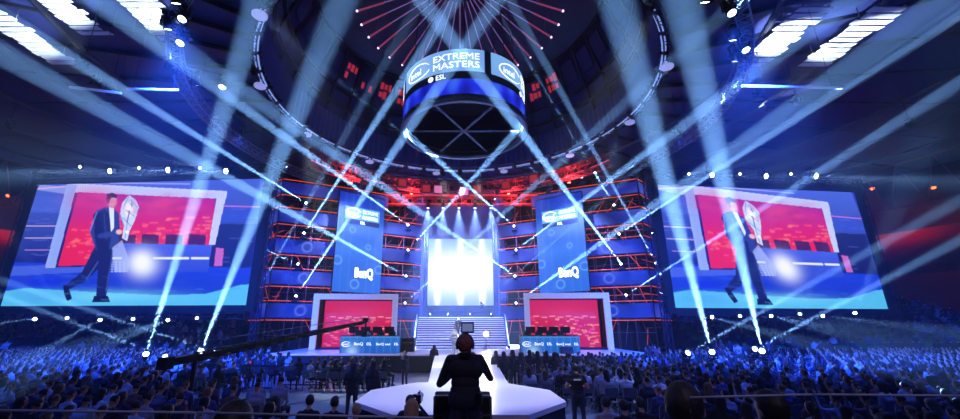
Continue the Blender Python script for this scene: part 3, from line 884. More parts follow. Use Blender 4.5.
    # rim light on the suit, folds, trophy facets, glints on the floor
    p.line(90, 231, 97, 212, 1.1, (120, 150, 235), .7); p.line(86, 280, 98, 262, 1.0, (90, 120, 220), .6); p.line(113, 250, 106, 292, .9, (80, 110, 215), .6); p.line(104, 214, 106, 240, .8, (60, 80, 170), .7)
    for x1, y1, x2, y2 in ((129, 196, 124, 206), (131, 200, 137, 207), (126, 210, 134, 216), (123, 218, 131, 226), (130, 204, 125, 238), (128, 212, 133, 205)): p.line(x1, y1, x2, y2, .9, (90, 110, 200), .7)
    p.ell(130, 208, 1.6, 3, (255, 255, 255)); p.ell(127, 232, 1.6, 1.6, (255, 255, 255))
    for k in range(60):
        xx = rs.uniform(0, 262); yy = rs.uniform(274, 303); p.line(xx, yy, xx + rs.uniform(4, 26), yy + .4, .7, (110, 190, 250) if yy > 288 else (60, 100, 235), .35)
    for k in range(40):
        xx = rs.uniform(78, 206); yy = rs.uniform(194, 214); p.glow(xx, yy, rs.uniform(4, 12), 2.5, (235, 70, 140) if k % 2 else (120, 16, 110), .22)
    for k in range(30):
        xx = rs.choice([rs.uniform(20, 60), rs.uniform(218, 258)]); yy = rs.uniform(186, 262); p.line(xx, yy, xx + rs.uniform(3, 14), yy, .8, (110, 130, 240), .4)
    return p.c * 1.0
big = picture_mesh('screen', SW, SHT, 420, 210, p_big, M['scr'])
for sx in (-1, 1):
    a, c = place_screen(sx); mid = (a + c) / 2; w = (a - c).length
    lab = 'giant video screen showing a walking man with a trophy, ' + ('nearer the camera crane' if sx < 0 else 'farther from the camera crane')
    t = root('video_screen', lab, 'screen', mid)
    d = (a - c) if sx < 0 else (c - a); ang = math.atan2(d.y, d.x); t.rotation_euler = (0, 0, ang)
    o = link('screen', big, t); o.scale.x = w / SW
    b = MB(); b.box((0, .25, SHT / 2), (w + .1, .4, SHT + .1)); b.build('cabinet', M['black'], t)
    b = MB()
    for s in (-1, 1): b.box((s * (w / 2 + .3), .1, SHT / 2), (.6, .5, SHT + .9))
    b.box((0, .1, -.28), (w, .5, .5)); b.box((0, .1, SHT + .25), (w, .5, .4)); b.build('frame', M['skirt'], t)
    b = MB()
    truss(b, (-w / 2, .1, -.75), (w / 2, .1, -.75), .4, .03, 1.1); truss(b, (-w / 2 - .3, .1, SHT + .9), (w / 2 + .3, .1, SHT + .9), .5, .035, 1.2)
    for s in (-1, 1): truss(b, (s * (w / 2 + .75), .1, -4.15), (s * (w / 2 + .75), .1, SHT + 1.2), .4, .03, 1.0)
    b.build('truss', M['dtruss'], t)

# ------------------------------------------------------------------ hanging banners
def banner(c0, c1, ztop, zbot, lab, sx):
    """c0 left, c1 right (x, y)"""
    a = Vector((c0[0], c0[1], zbot)); c = Vector((c1[0], c1[1], zbot)); w = (c - a).length; h = ztop - zbot
    t = root('led_banner', lab, 'banner screen', (a + c) / 2); d = c - a; t.rotation_euler = (0, 0, math.atan2(d.y, d.x))
    def pb(U, V):
        p = Paint(U * 50, V * 100); p.base((22, 78, 205))
        p.mix(np.clip(V * 1.6 - .1, 0, 1) * .6, (40, 120, 225)); p.glow(26, 36, 30, 9, (90, 150, 240), .7); p.glow(20, 58, 30, 8, (60, 135, 235), .5)
        p.mix(np.clip(1 - V * 4, 0, 1) * .8, (14, 40, 175))
        for x0 in (7, 15, 34, 42): p.mix(np.exp(-((p.X - x0) / .8) ** 2) * .12, (120, 180, 250))
        for x0, y0, rr in ((3, 70, 4), (22, 92, 4.2), (47, 76, 4), (16, 38, 3), (34, 54, 2.5)):
            dd = np.hypot(p.X - x0, p.Y - y0); p.mix(np.clip(1 - np.abs(dd - rr) / 1.3, 0, 1) * .6, (130, 190, 250))
        p.poly([(7, 14), (45, 14), (45, 27), (7, 27)], (110, 190, 240)); p.poly([(7, 14), (25, 14), (25, 27), (7, 27)], (130, 200, 244))
        p.poly([(7, 27), (45, 27), (45, 32), (7, 32)], (10, 24, 70))
        return p.c
    me = picture_mesh('screen', w, h, 90, 180, pb, M['scr']); link('screen', me, t)
    b = MB(); b.box((0, .12, h / 2), (w + .06, .2, h + .06)); b.build('cabinet', M['black'], t)
    k = w / 50; kz = h / 100
    for txt, size, x, y, m in (('EXTREME', 5.2 * kz, -25 + 25.5, 19.6, 'letter'), ('MASTERS', 5.2 * kz, .5, 25.4, 'letter'), ('ESL', 4.2 * kz, -2, 31.1, 'letter'), ('intel', 7 * kz, -16, 23.3, 'letter'), ('BenQ', 13 * kz, -4, 85, 'letter')):
        tm = text_mesh(txt, size, .02, bold=.05 if txt == 'BenQ' else 0); tw = max(v.co.x for v in tm.vertices)
        if txt in ('EXTREME', 'MASTERS'):
            for v in tm.vertices: v.co.x *= 17 * k / tw
        if txt == 'BenQ':
            for v in tm.vertices: v.co.x *= 20 * k / tw
        o = link('lettering', set_mat(tm, M[m]), t, (x * k, -.03, h - y * kz)); o.rotation_euler = (PI / 2, 0, 0)
    lg = ring_logo(8 * k, 5.2 * kz, .1, a0=R(20), a1=R(345)).mesh('logo', M['letter']); o = link('logo', lg, t, (-9.5 * k, -.03, h - 20.5 * kz)); o.rotation_euler = (PI / 2, 0, 0)
    b = MB()
    for s in (-1, 1): b.beam((s * w * .4, .2, -zbot + 1.1), (s * w * .4, .2, h), .08); 
    b.beam((-w * .5, .2, h + .1), (w * .5, .2, h + .1), .12); b.build('support_pole', M['dtruss'], t)
    return t
bl0 = P(341, 191, 35.6); bl1 = P(384, 200, 38.6); bb0 = P(331, 291, 35.6); bb1 = P(381, 294, 38.6)
banner(((bl0.x + bb0.x) / 2, 35.6), ((bl1.x + bb1.x) / 2, 38.6), (bl0.z + bl1.z) / 2, (bb0.z + bb1.z) / 2, 'tall blue BenQ banner screen above the red booth nearer the camera crane', -1)
br0 = P(536, 200, 38.6); br1 = P(583, 193, 35.6); bc0 = P(539, 293, 38.6); bc1 = P(588, 291, 35.6)
banner(((br0.x + bc0.x) / 2, 38.6), ((br1.x + bc1.x) / 2, 35.6), (br0.z + br1.z) / 2, (bc0.z + bc1.z) / 2, 'tall blue BenQ banner screen above the red booth farther from the camera crane', 1)

# ------------------------------------------------------------------ player booths
def booth(x0, x1, Y, ztop, lab, sx):
    xm = (x0 + x1) / 2; w = x1 - x0; h = ztop - SH; D = 2.0
    t = root('player_booth', lab, 'booth', (xm, Y, SH)); f = .42; t.rotation_euler = (0, 0, R(-4 * sx))
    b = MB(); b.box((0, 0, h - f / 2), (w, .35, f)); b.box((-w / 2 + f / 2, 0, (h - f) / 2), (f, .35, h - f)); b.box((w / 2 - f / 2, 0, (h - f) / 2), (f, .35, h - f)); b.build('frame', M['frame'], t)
    b = MB(); b.box((0, D, h / 2 - .1), (w - .2, .1, h - .3)); b.box((0, D / 2 + .1, h - .3), (w - .2, D - .2, .08))
    for s in (-1, 1): b.box((s * (w / 2 - .2), D / 2 + .1, h / 2 - .1), (.08, D - .2, h - .3))
    b.build('shell', M['skirt'], t)
    def pb(U, V):
        rs = random.Random(9 + sx); W_, H_ = 70, 48; p = Paint(U * W_, V * H_); p.base((200, 16, 70))
        p.mix(np.clip(1 - V * 2.2, 0, 1), (200, 30, 105)); p.mix(np.clip(V * 2 - 1, 0, 1) * .7, (190, 10, 40)); p.glow(35, 12, 30, 7, (225, 60, 125), .5)
        for k in range(120):
            xx = rs.uniform(1, 66); yy = 17 + rs.random() ** .8 * 30; ww = rs.uniform(1.5, 5.5)
            if abs(xx - 35) < 20 and yy > 34: continue
            p.poly([(xx, yy), (xx + ww, yy), (xx + ww, yy + 1.3), (xx, yy + 1.3)], (255, rs.randint(60, 190), rs.randint(90, 180)), .7)
        for k in range(8): p.line(6 + k * 8, 16.5 + (k % 2), 11 + k * 8, 16.5 + (k % 2), .8, (255, 190, 200), .8)
        return p.c
    me = picture_mesh('screen', w - 2 * f, h - f, 140, 96, pb, M['scr']); link('screen', me, t, (0, D - .08, 0))
    b = MB(); b.box((0, D / 2, .05), (w - .3, D, .1)); b.build('plinth', M['apron'], t)
    return t
booth(P(311, 340, 32.5).x, P(396, 340, 32.5).x, 32.5, P(350, 294, 32.5).z, 'red-lit player booth with a pale frame on stage, nearer the camera crane', -1)
booth(P(526, 340, 32.5).x, P(612, 340, 32.5).x, 32.5, P(560, 293, 32.5).z, 'red-lit player booth with a pale frame on stage, farther from the camera crane', 1)
def desk(x0, x1, Y, lab, marks):
    xm = (x0 + x1) / 2; w = x1 - x0; h = 1.12
    t = root('player_desk', lab, 'desk', (xm, Y, SH))
    b = MB(); b.box((0, .5, h - .03), (w + .06, 1.1, .06)); b.build('desk_top', M['case'], t)
    def pb(U, V):
        p = Paint(U * 60, V * 20); p.base((30, 110, 205)); p.mix(np.clip(V, 0, 1) * .6, (14, 70, 180)); p.glow(12, 20, 6, 9, (180, 225, 255), .8); p.mix(np.clip(.1 - V, 0, 1) * 5, (120, 190, 240))
        for k in range(9): p.mix(np.exp(-((p.X - 3 - k * 6.8) / .5) ** 2) * .25, (120, 190, 250))
        return p.c
    me = picture_mesh('front_panel', w, h - .06, 90, 30, pb, M['scr']); link('front_panel', me, t)
    b = MB(); b.box((0, .05, (h - .06) / 2), (w - .02, .08, h - .06))
    for s in (-1, 1): b.box((s * (w / 2 - .04), .52, (h - .06) / 2), (.06, .9, h - .06))
    b.build('body', M['black'], t)
    for k, (txt, x, s) in enumerate(marks):
        tm = text_mesh(txt, s, .012); o = link('lettering', set_mat(tm, M['letter']), t, (x * w, -.02, .5)); o.rotation_euler = (PI / 2, 0, 0)
    lg = ring_logo(.3, .17, .04, a0=R(20), a1=R(345)).mesh('logo', M['letter']); o = link('logo', lg, t, (marks[0][1] * w + .22, -.02, .57)); o.rotation_euler = (PI / 2, 0, 0)
    return t
mk = [('intel', -.455, .22), ('BenQ', -.27, .26), ('ESL', -.06, .24), ('BenQ', .1, .22), ('intel', .25, .2), ('ESL', .4, .22)]
d1 = (P(340, 345, 28.2).x, P(400, 345, 28.2).x); d2 = (P(521, 345, 28.2).x, P(580, 345, 28.2).x)
desk(*d1, 28.2, 'bright blue player desk in front of the booth nearer the camera crane', mk)
desk(*d2, 28.2, 'bright blue player desk in front of the booth farther from the camera crane', mk)
mproto = root('computer_monitor', 'dark computer monitor seen from behind on the blue desk nearer the camera crane', 'monitor', group='monitors on the desk nearer the camera crane')
b = MB(); b.box((0, 0, .36), (.66, .05, .42)); b.box((0, -.035, .36), (.4, .04, .26)); b.build('display', M['plastic'], mproto)
b = MB(); b.box((0, .04, .1), (.08, .06, .2)); b.box((0, .04, .01), (.3, .24, .02)); b.build('stand', M['plastic'], mproto)
gproto = root('gaming_chair', 'black high-backed chair behind the blue desk nearer the camera crane', 'chair', group='chairs at the desk nearer the camera crane')
b = MB(); b.box((0, 0, .48), (.5, .5, .12)); b.build('seat', M['black'], gproto)
b = MB(); b.box((0, .25, .92), (.46, .12, .8)); b.box((0, .26, 1.36), (.3, .1, .16)); b.build('backrest', M['black'], gproto)
b = MB(); b.cone((0, 0, .1), (0, 0, .42), .04, .04, 8)
for k in range(5): b.beam((0, 0, .08), (.3 * math.cos(k * 2 * PI / 5), .3 * math.sin(k * 2 * PI / 5), .04), .05)
b.build('base', M['plastic'], gproto)
first = True
for (x0, x1), s in ((d1, 'nearer'), (d2, 'farther')):
    for k in range(4):
        if first: m, g = mproto, gproto; first = False
        else: m, g = copy_tree(mproto), copy_tree(gproto)
        wh = 'the blue desk %s %s the camera crane' % (s, '' if s == 'nearer' else 'from'); wh = ' '.join(wh.split())
        m.location = (x0 + .75 + k * (x1 - x0 - 1.1) / 3.6, 28.62, SH + 1.12); g.location = (m.location.x, 29.8, SH)
        m['label'] = 'dark computer monitor seen from behind on ' + wh; g['label'] = 'black high-backed chair behind ' + wh
        m['group'] = 'monitors on ' + wh; g['group'] = 'chairs at ' + wh
# stage monitor wedge and cases
def case(name, label, c, d, m='case'):
    t = root(name, label, 'case', c)
    b = MB(); b.box((0, 0, d[2] * .34), (d[0], d[1], d[2] * .68)); b.build('body', M[m], t)
    b = MB(); b.box((0, 0, d[2] * .85), (d[0] * 1.0, d[1], d[2] * .3)); b.build('lid', M[m], t)
    b = MB()
    for sx in (-1, 1):
        for sy in (-1, 1): b.beam((sx * d[0] / 2, sy * d[1] / 2, 0), (sx * d[0] / 2, sy * d[1] / 2, d[2]), .035)
    for z in (d[2] * .68, d[2]):
        for sy in (-1, 1): b.beam((-d[0] / 2, sy * d[1] / 2, z), (d[0] / 2, sy * d[1] / 2, z), .03)
    b.build('edging', M['truss'], t)
    b = MB()
    for sx in (-1, 1): b.box((sx * d[0] * .28, -d[1] / 2 - .012, d[2] * .66), (.12, .02, .12))
    b.build('latch', M['truss'], t); return t
def wedge(x, y, lab, g=None):
    t = root('floor_speaker', lab, 'speaker', (x, y, SH), g)
    b = MB(); b.slab([(-.4, -.25, 0), (-.4, .3, 0), (-.4, .3, .42), (-.4, -.05, .42)], (.8, 0, 0)); b.build('cabinet', M['plastic'], t)
    b = MB(); b.slab([(-.36, -.262, .03), (.36, -.262, .03), (.36, -.075, .4), (-.36, -.075, .4)], (0, -.012, .006)); b.build('grille', M['case'], t)
wedge(P(567, 350, 27.6).x, 27.7, 'black wedge floor speaker on the stage in front of the desk farther from the crane')
case('flight_case', 'black case beside the player desk near the runway, on the crane side of the stage', (P(408, 345, 30).x, 30, SH), (.9, .6, .9))

# warm lamp on the stage beside the runway
p = P(486, 334, 32.6)
t = root('stage_lamp', 'glaring warm white lamp standing at the foot of the staircase beside the runway', 'stage light', (p.x, p.y, SH))
b = MB(); b.lathe([(.0, .12), (.2, .1), (.22, -.12), (.26, -.14)], 18, (0, 0, p.z - SH), q=Matrix.Rotation(R(-90), 3, 'X')); b.build('housing', M['black'], t)
b = MB(); b.cone((0, .0, .0), (0, 0, p.z - SH - .2), .03, .03, 8)
for k in range(3): b.beam((0, 0, .35), (.4 * math.cos(k * 2.1), .4 * math.sin(k * 2.1), 0.02), .03)
b.build('stand', M['black'], t)
b = MB(); b.ball((0, -.14, p.z - SH), (.17, .03, .17), 16, 8); b.build('lens', M['lampw'], t)
spot('lamp_beam', p + Vector((0, -.35, 0)), p + Vector((-1, -14, .3)), 900, 60, (1, .8, .58), .8, .15, 'QUAD', t)
#PART4
# ================================================================== PEOPLE
V3 = Vector
class Body:
    """a figure as tapered limbs that are fused into one continuous skin; each limb has a clothing tag"""
    def __init__(s): s.seg = []; s.ell = []
    def limb(s, a, b, ra, rb, tg): s.seg.append((V3(a), V3(b), ra, rb, tg)); return s
    def ball(s, c, r, tg, q=None): s.ell.append((V3(c), V3(r), tg, q)); return s
    def fused(s, voxel, mats, rule, smooth=6):
        mb = MB()
        for a, b, ra, rb, tg in s.seg:
            mb.cone(a, b, ra, rb, 12, True); mb.ball(a, ra * 1.0, 12, 8); mb.ball(b, rb, 12, 8)
        for c, r, tg, q in s.ell: mb.ball(c, r, 18, 12, q)
        me = mb.mesh('tmp', M['skin']); ob = bpy.data.objects.new('tmp', me); COL.objects.link(ob)
        m = ob.modifiers.new('r', 'REMESH'); m.mode = 'VOXEL'; m.voxel_size = voxel; m.use_smooth_shade = True
        if smooth:
            k = ob.modifiers.new('s', 'SMOOTH'); k.factor = .5; k.iterations = smooth
        dg = bpy.context.evaluated_depsgraph_get(); dg.update()
        out = bpy.data.meshes.new_from_object(ob.evaluated_get(dg)); bpy.data.objects.remove(ob); bpy.data.meshes.remove(me)
        out.materials.clear()
        for m in mats: out.materials.append(m)
        n = len(out.polygons); c = np.empty(n * 3); out.polygons.foreach_get('center', c); c = c.reshape(-1, 3)
        best = np.full(n, 1e9); idx = np.zeros(n, int)
        def seg(a, b, ra, rb):
            a = np.array(a); b = np.array(b); d = b - a; L = max(1e-9, d @ d); t = np.clip((c - a) @ d / L, 0, 1)
            return np.linalg.norm(c - a - t[:, None] * d, axis=1) - (ra + (rb - ra) * t)
        tags = []
        for a, b, ra, rb, tg in s.seg:
            d = seg(a, b, ra, rb); k = d < best; best[k] = d[k]; tags.append(tg); idx[k] = len(tags) - 1
        for cc, r, tg, q in s.ell:
            d = np.linalg.norm(c - np.array(cc), axis=1) - sum(r) / 3; k = d < best; best[k] = d[k]; tags.append(tg); idx[k] = len(tags) - 1
        ta = np.array([rule.get(t, 0) for t in tags])[idx]
        hd = [e for e in s.ell if e[2] == 'head']
        if hd and 'hair' in rule:
            h = np.array(hd[0][0]); fw = np.array(s.face); up = np.array(s.up); rel = c - h
            is_head = np.array([t == 'head' for t in tags])[idx]
            y = rel @ fw; z = rel @ up
            hair = is_head & (((y < .035) & (z > -.055 - .5 * (y + .02))) | (z > .07))
            hair &= ~((np.abs(y) < .03) & (z < .02) & (z > -.06) & (y > -.005))
            ta[hair] = rule['hair']
        out.polygons.foreach_set('material_index', ta.astype(np.int32)); out.polygons.foreach_set('use_smooth', np.ones(n, bool))
        out.update(); return out

def add_head(B, c, yaw=0.0, pitch=0.0, long_hair=False, detail=True):
    q = (Quaternion((0, 0, 1), yaw) @ Quaternion((1, 0, 0), pitch)); m = q.to_matrix(); c = V3(c)
    B.face = m @ V3((0, 1, 0)); B.up = m @ V3((0, 0, 1)); B.head = c; B.hq = m
    B.ball(c + m @ V3((0, -.005, .02)), (.079, .1, .1), 'head', m)
    B.ball(c + m @ V3((0, .02, -.045)), (.06, .075, .075), 'face', m)
    if detail:
        B.ball(c + m @ V3((0, .1, -.02)), (.013, .02, .024), 'face', m)
        B.ball(c + m @ V3((0, .078, -.072)), (.028, .018, .012), 'face', m)
        for s in (-1, 1):
            B.ball(c + m @ V3((s * .082, 0, -.012)), (.012, .022, .034), 'face', m)
            B.ball(c + m @ V3((s * .032, .082, .012)), (.018, .015, .01), 'face', m)
    if long_hair:
        B.limb(c + m @ V3((0, -.04, .04)), c + m @ V3((0, -.1, -.2)), .085, .07, 'hairlock')
        for s in (-1, 1): B.limb(c + m @ V3((s * .06, -.02, .02)), c + m @ V3((s * .07, -.06, -.18)), .05, .035, 'hairlock')

def add_hand(B, w, d, n, curl=.5, side=1, s=1.0):
    """palm from wrist w along d, n = back-of-hand normal; five fingers"""
    w = V3(w); d = V3(d).normalized(); n = V3(n).normalized(); x = d.cross(n).normalized()
    for k in (-1, -.33, .33, 1): B.limb(w + x * k * .012, w + d * .085 * s + x * k * .03 * s, .015, .013, 'hand')
    for k, (off, L) in enumerate(((-.033, .062), (-.011, .072), (.011, .068), (.033, .052))):
        p = w + d * .09 * s + x * off * s; dd = d
        for j in range(3):
            dd = (dd - n * curl * .8).normalized(); e = p + dd * L * (.45, .32, .25)[j] * s; B.limb(p, e, .0095 - j * .0008, .009 - j * .0008, 'hand'); p = e
    p = w + d * .03 * s + x * side * .03 * s; e = p + (d * .5 + x * side * .7 - n * .3).normalized() * .045 * s; B.limb(p, e, .013, .011, 'hand'); B.limb(e, e + (d * .9 - n * curl * .6 + x * side * .1).normalized() * .035 * s, .0105, .009, 'hand')

def arm(B, sh, el, wr, hand=None, sleeve='sleeve', detail=True, k=1.0):
    sh, el, wr = V3(sh), V3(el), V3(wr)
    B.limb(sh, sh.lerp(el, .5), .056 * k, .05 * k, sleeve); B.limb(sh.lerp(el, .5), el, .05 * k, .041 * k, 'arm' if sleeve == 'sleeve' else sleeve)
    B.limb(el, el.lerp(wr, .35), .042 * k, .041 * k, 'arm' if sleeve == 'sleeve' else sleeve); B.limb(el.lerp(wr, .35), wr, .041 * k, .027 * k, 'arm' if sleeve == 'sleeve' else sleeve)
    if detail:
        dirn, nrm, curl, side = hand or ((wr - el), (0, 1, 0), .3, 1)
        add_hand(B, wr, dirn, nrm, curl, side)
    else: B.ball(wr + (wr - el).normalized() * .06, (.035, .035, .045), 'hand')

def torso(B, hip, chest, k=1.0, neckto=None, belly=0.0):
    hip, chest = V3(hip), V3(chest); sp = chest - hip
    B.limb(hip + V3((-.08 * k, 0, 0)), hip + V3((.08 * k, 0, 0)), .118 * k, .118 * k, 'pants')
    B.limb(hip + sp * .2 + V3((-.06, belly, 0)), hip + sp * .2 + V3((.06, belly, 0)), .118 * k + belly * .3, .118 * k + belly * .3, 'shirt')
    B.limb(hip + sp * .5 + V3((-.055, belly, 0)), hip + sp * .5 + V3((.055, belly, 0)), .115 * k, .115 * k, 'shirt')
    B.limb(chest + V3((-.09 * k, 0, -.02)), chest + V3((.09 * k, 0, -.02)), .118 * k, .118 * k, 'shirt')
    B.limb(chest + V3((-.165 * k, 0, .09)), chest + V3((.165 * k, 0, .09)), .062 * k, .062 * k, 'shirt')
    B.limb(chest + V3((-.05, -.01, .12)), chest + V3((.05, -.01, .12)), .07, .07, 'shirt')
    if neckto is not None: B.limb(chest + V3((0, -.01, .12)), V3(neckto) + V3((0, -.01, -.06)), .055, .05, 'neck')

def leg(B, hip, kn, an, foot=(0, 1, 0), k=1.0):
    hip, kn, an = V3(hip), V3(kn), V3(an)
    B.limb(hip, kn, .088 * k, .058 * k, 'pants'); B.limb(kn, kn.lerp(an, .35), .057 * k, .058 * k, 'pants'); B.limb(kn.lerp(an, .35), an, .058 * k, .042 * k, 'pants')
    f = V3(foot).normalized(); an2 = V3((an.x, an.y, an.z)); B.limb(an2 + V3((0, 0, -.03)) - f * .03, an2 + f * .15 + V3((0, 0, -.045)), .042, .034, 'shoe')

RULE = {'pants': 0, 'shirt': 1, 'sleeve': 1, 'arm': 2, 'hand': 2, 'neck': 2, 'face': 2, 'head': 2, 'hair': 3, 'hairlock': 3, 'shoe': 4}
RULE_L = dict(RULE, arm=1)
def mats5(pants, shirt, hair, shoe=None): return [M[pants], M[shirt], M['skin'], M[hair], M[shoe or 'plastic']]

def seated(v, detail=False, long_sleeve=True, arms='lap'):
    rnd = random.Random(v); B = Body(); ln = rnd.uniform(-.06, .04); k = rnd.uniform(.92, 1.1); sx = rnd.uniform(-.03, .03)
    ch = V3((sx, ln - .02, .93)); hd = ch + V3((rnd.uniform(-.02, .02), .03, .32))
    torso(B, (0, 0, .55), ch, k, hd)
    for s in (-1, 1):
        leg(B, (s * .1, 0, .53), (s * rnd.uniform(.1, .2), .43, .5), (s * .13, .42, .085), k=k)
        sh = ch + V3((s * .185 * k, 0, .08))
        up = arms == 'up' or (arms == 'phone' and s > 0)
        if up: el = sh + V3((s * .1, .18, .02)); wr = sh + V3((s * (.0 if arms == 'phone' else .06), .25, .28 if arms == 'phone' else .3))
        elif arms == 'crossed': el = sh + V3((s * .05, .06, -.26)); wr = V3((-s * .08, .2, .8))
        else: el = sh + V3((s * .06, .04, -.28)); wr = V3((s * .12, .3, .62))
        arm(B, sh, el, wr, None, 'shirt', detail, k)
    add_head(B, hd, rnd.uniform(-.4, .4), rnd.uniform(-.1, .1), rnd.random() < .35, detail)
    return B
def standing(v, detail=False, arms='down', h=1.0):
    rnd = random.Random(v); B = Body(); k = rnd.uniform(.95, 1.08)
    ch = V3((0, 0, 1.33)); hd = V3((0, .02, 1.635))
    torso(B, (0, 0, .96), ch, k, hd)
    for s in (-1, 1):
        leg(B, (s * .095, 0, .92), (s * .11, .02, .5), (s * .12, -.01, .085), (s * .3, 1, 0), k)
        sh = V3((s * .185 * k, 0, 1.41))
        if arms == 'down': el, wr = V3((s * .25, -.02, 1.12)), V3((s * .24, .1, .88))
        elif arms == 'camera': el, wr = V3((s * .26, .16, 1.2)), V3((s * .1, .3, 1.52))
        elif arms == 'fold': el, wr = V3((s * .27, .08, 1.13)), V3((-s * .04, .22, 1.16))
        elif arms == 'up': el, wr = V3((s * .3, .05, 1.62)), V3((s * .2, .1, 1.88))
        arm(B, sh, el, wr, None, 'shirt', detail, k)
    add_head(B, hd, rnd.uniform(-.2, .2), 0, rnd.random() < .2, detail); return B

CR_M = [M['pants'], M['shirts'], M['skin'], M['hairs'], M['plastic']]
variants = []
for i, a in enumerate(['lap', 'lap', 'crossed', 'lap', 'phone', 'lap', 'up', 'crossed', 'lap']):
    variants.append((seated(20 + i, False, arms=a).fused(.026, CR_M, RULE, 3), 'seat', a))
stv = [(standing(40 + i, False, a).fused(.028, CR_M, RULE, 3), 'stand', a) for i, a in enumerate(['down', 'fold', 'camera', 'up'])]

# chair of the hall floor
cb = MB(); cb.box((0, -.03, .4), (.47, .42, .03)); cseat = cb.mesh('seat', M['chair'])
cb = MB(); cb.box((0, -.29, .72), (.42, .025, .3)); cback = cb.mesh('backrest', M['chair'])
cb = MB()
for s in (-1, 1): cb.cone((s * .235, .15, 0), (s * .235, -.22, .4), .012, .012, 5); cb.cone((s * .235, -.2, 0), (s * .225, -.29, .84), .012, .012, 5)
cleg = cb.mesh('leg_frame', M['truss'])
def chair(loc, rz, label, group, pale=False):
    c = root('folding_chair', label, 'chair', loc, group, rz)
    for n, m in (('seat', cseat), ('backrest', cback), ('leg_frame', cleg)): link(n, m, c)
    return c

# --- where the crowd sits
rnd = random.Random(11)
OCC = [(P(px, 365, Y).x, Y, .74) for px, Y in ((650, 25.5), (657, 26.2), (724, 27), (748, 27.5), (776, 26.5), (742, 28.5), (353, 13), (373, 13.7), (405, 20.5), (434, 25.8), (578, 12.2), (411, 8.1), (196, 13.5),
        (330, 20.9), (341, 20.9), (352, 20.9), (363, 20.9), (374, 20.9), (385, 20.9), (324, 19.6), (336, 19.6), (348, 19.6), (360, 19.6), (372, 19.6), (384, 19.6), (318, 20.9), (312, 19.6),
        (496, 19.9), (504, 18.5), (513, 19.8), (521, 18.4), (530, 19.9), (538, 18.5), (547, 19.8), (555, 18.5), (412, 6.3), (357, 8.4), (335, 9.2), (310, 9.4), (275, 9.6), (605, 9.0), (623, 8.8), (640, 9.1))]
OCC += [(P(px, 352, Y).x, Y, .85) for px, Y in ((146, 21), (201, 21), (213, 20), (165, 20), (712, 21), (762, 21), (688, 22), (755, 22), (196, 13.5))]
OCC += [(-14.7, 30, 1.1), (-36.0, 31.6, 1.1), (15.3, 30.8, 1.1), (35.1, 33.1, 1.3)]
for px, Y in ((262, 19.5), (300, 20.5), (668, 29), (679, 29.2)): OCC += [(P(px, 365, Y).x + dx, Y, .6) for dx in (-.8, 0, .8)]
def blocked(x, y):
    for ox, oy, r in OCC:
        if (x - ox) ** 2 + (y - oy) ** 2 < r * r: return True
    if abs(x) < 3.4 and y < 13.9: return True            # octagon
    if -2.3 < x < 2.4 and y < 27.6: return True            # runway
    if -13.4 < x < 13.2 and y > 25.6: return True           # stage
    if y > 31.8: return True
    if x > 0 and x < 4.9 and y < 15.2: return True           # lit floor right of the octagon
    if -9.6 < x < -2.3 and 13.4 < y < 18.6: return True      # lit floor left
    if -5.2 < x < 0 and y < 13.8 and y > 9.6: return True
    if -3.9 < x < 0 and y > 14: return True
    if -9.9 < x < -2 and y > 21.7: return True
    if -15.8 < x < -13.3 and 25.5 < y < 28.6: return True
    return False
seats = []
y = 7.6
while y < 31.5:
    x = -1.22 * y - .5
    while x < 1.27 * y + .5:
        xx = x + rnd.uniform(-.04, .04)
        if not blocked(xx, y) and rnd.random() < .93: seats.append((xx, y + rnd.uniform(-.05, .05), 'f'))
        x += .66
    y += .98
seats.sort(key=lambda s: s[1])
near = seats[:296 - 42]; far = seats[296 - 42:]
print('seats', len(near), len(far), near[-1][1])
def facing(x, y, r=.22):
    return math.atan2(-(0 - x) * .35, (36 - y)) * 1.0 + rnd.uniform(-r, r)
for x, y, _ in near:
    side = 'crane side' if x < 0 else 'far side'
    wh = 'left of' if x < 0 else 'right of'
    me, kind, a = variants[rnd.choice([0, 1, 2, 3, 4, 5, 7, 8, 0, 3, 5, 8, 6 if y > 9.5 else 1])]
    rz = facing(x, y)
    lab = 'seated spectator in the dim blue crowd %s the octagonal platform, seen from behind' % wh
    o = link('person', me, None, (x, y, 0)); o.rotation_euler = (0, 0, rz); o.scale = (1, 1, rnd.uniform(.95, 1.05))
    tag(o, lab, 'person', 'seated crowd %s the octagonal platform' % wh)
    chair((x, y, 0), rz, 'plain folding chair under a spectator in the crowd %s the octagonal platform' % wh, 'folding chairs %s the octagonal platform' % wh)
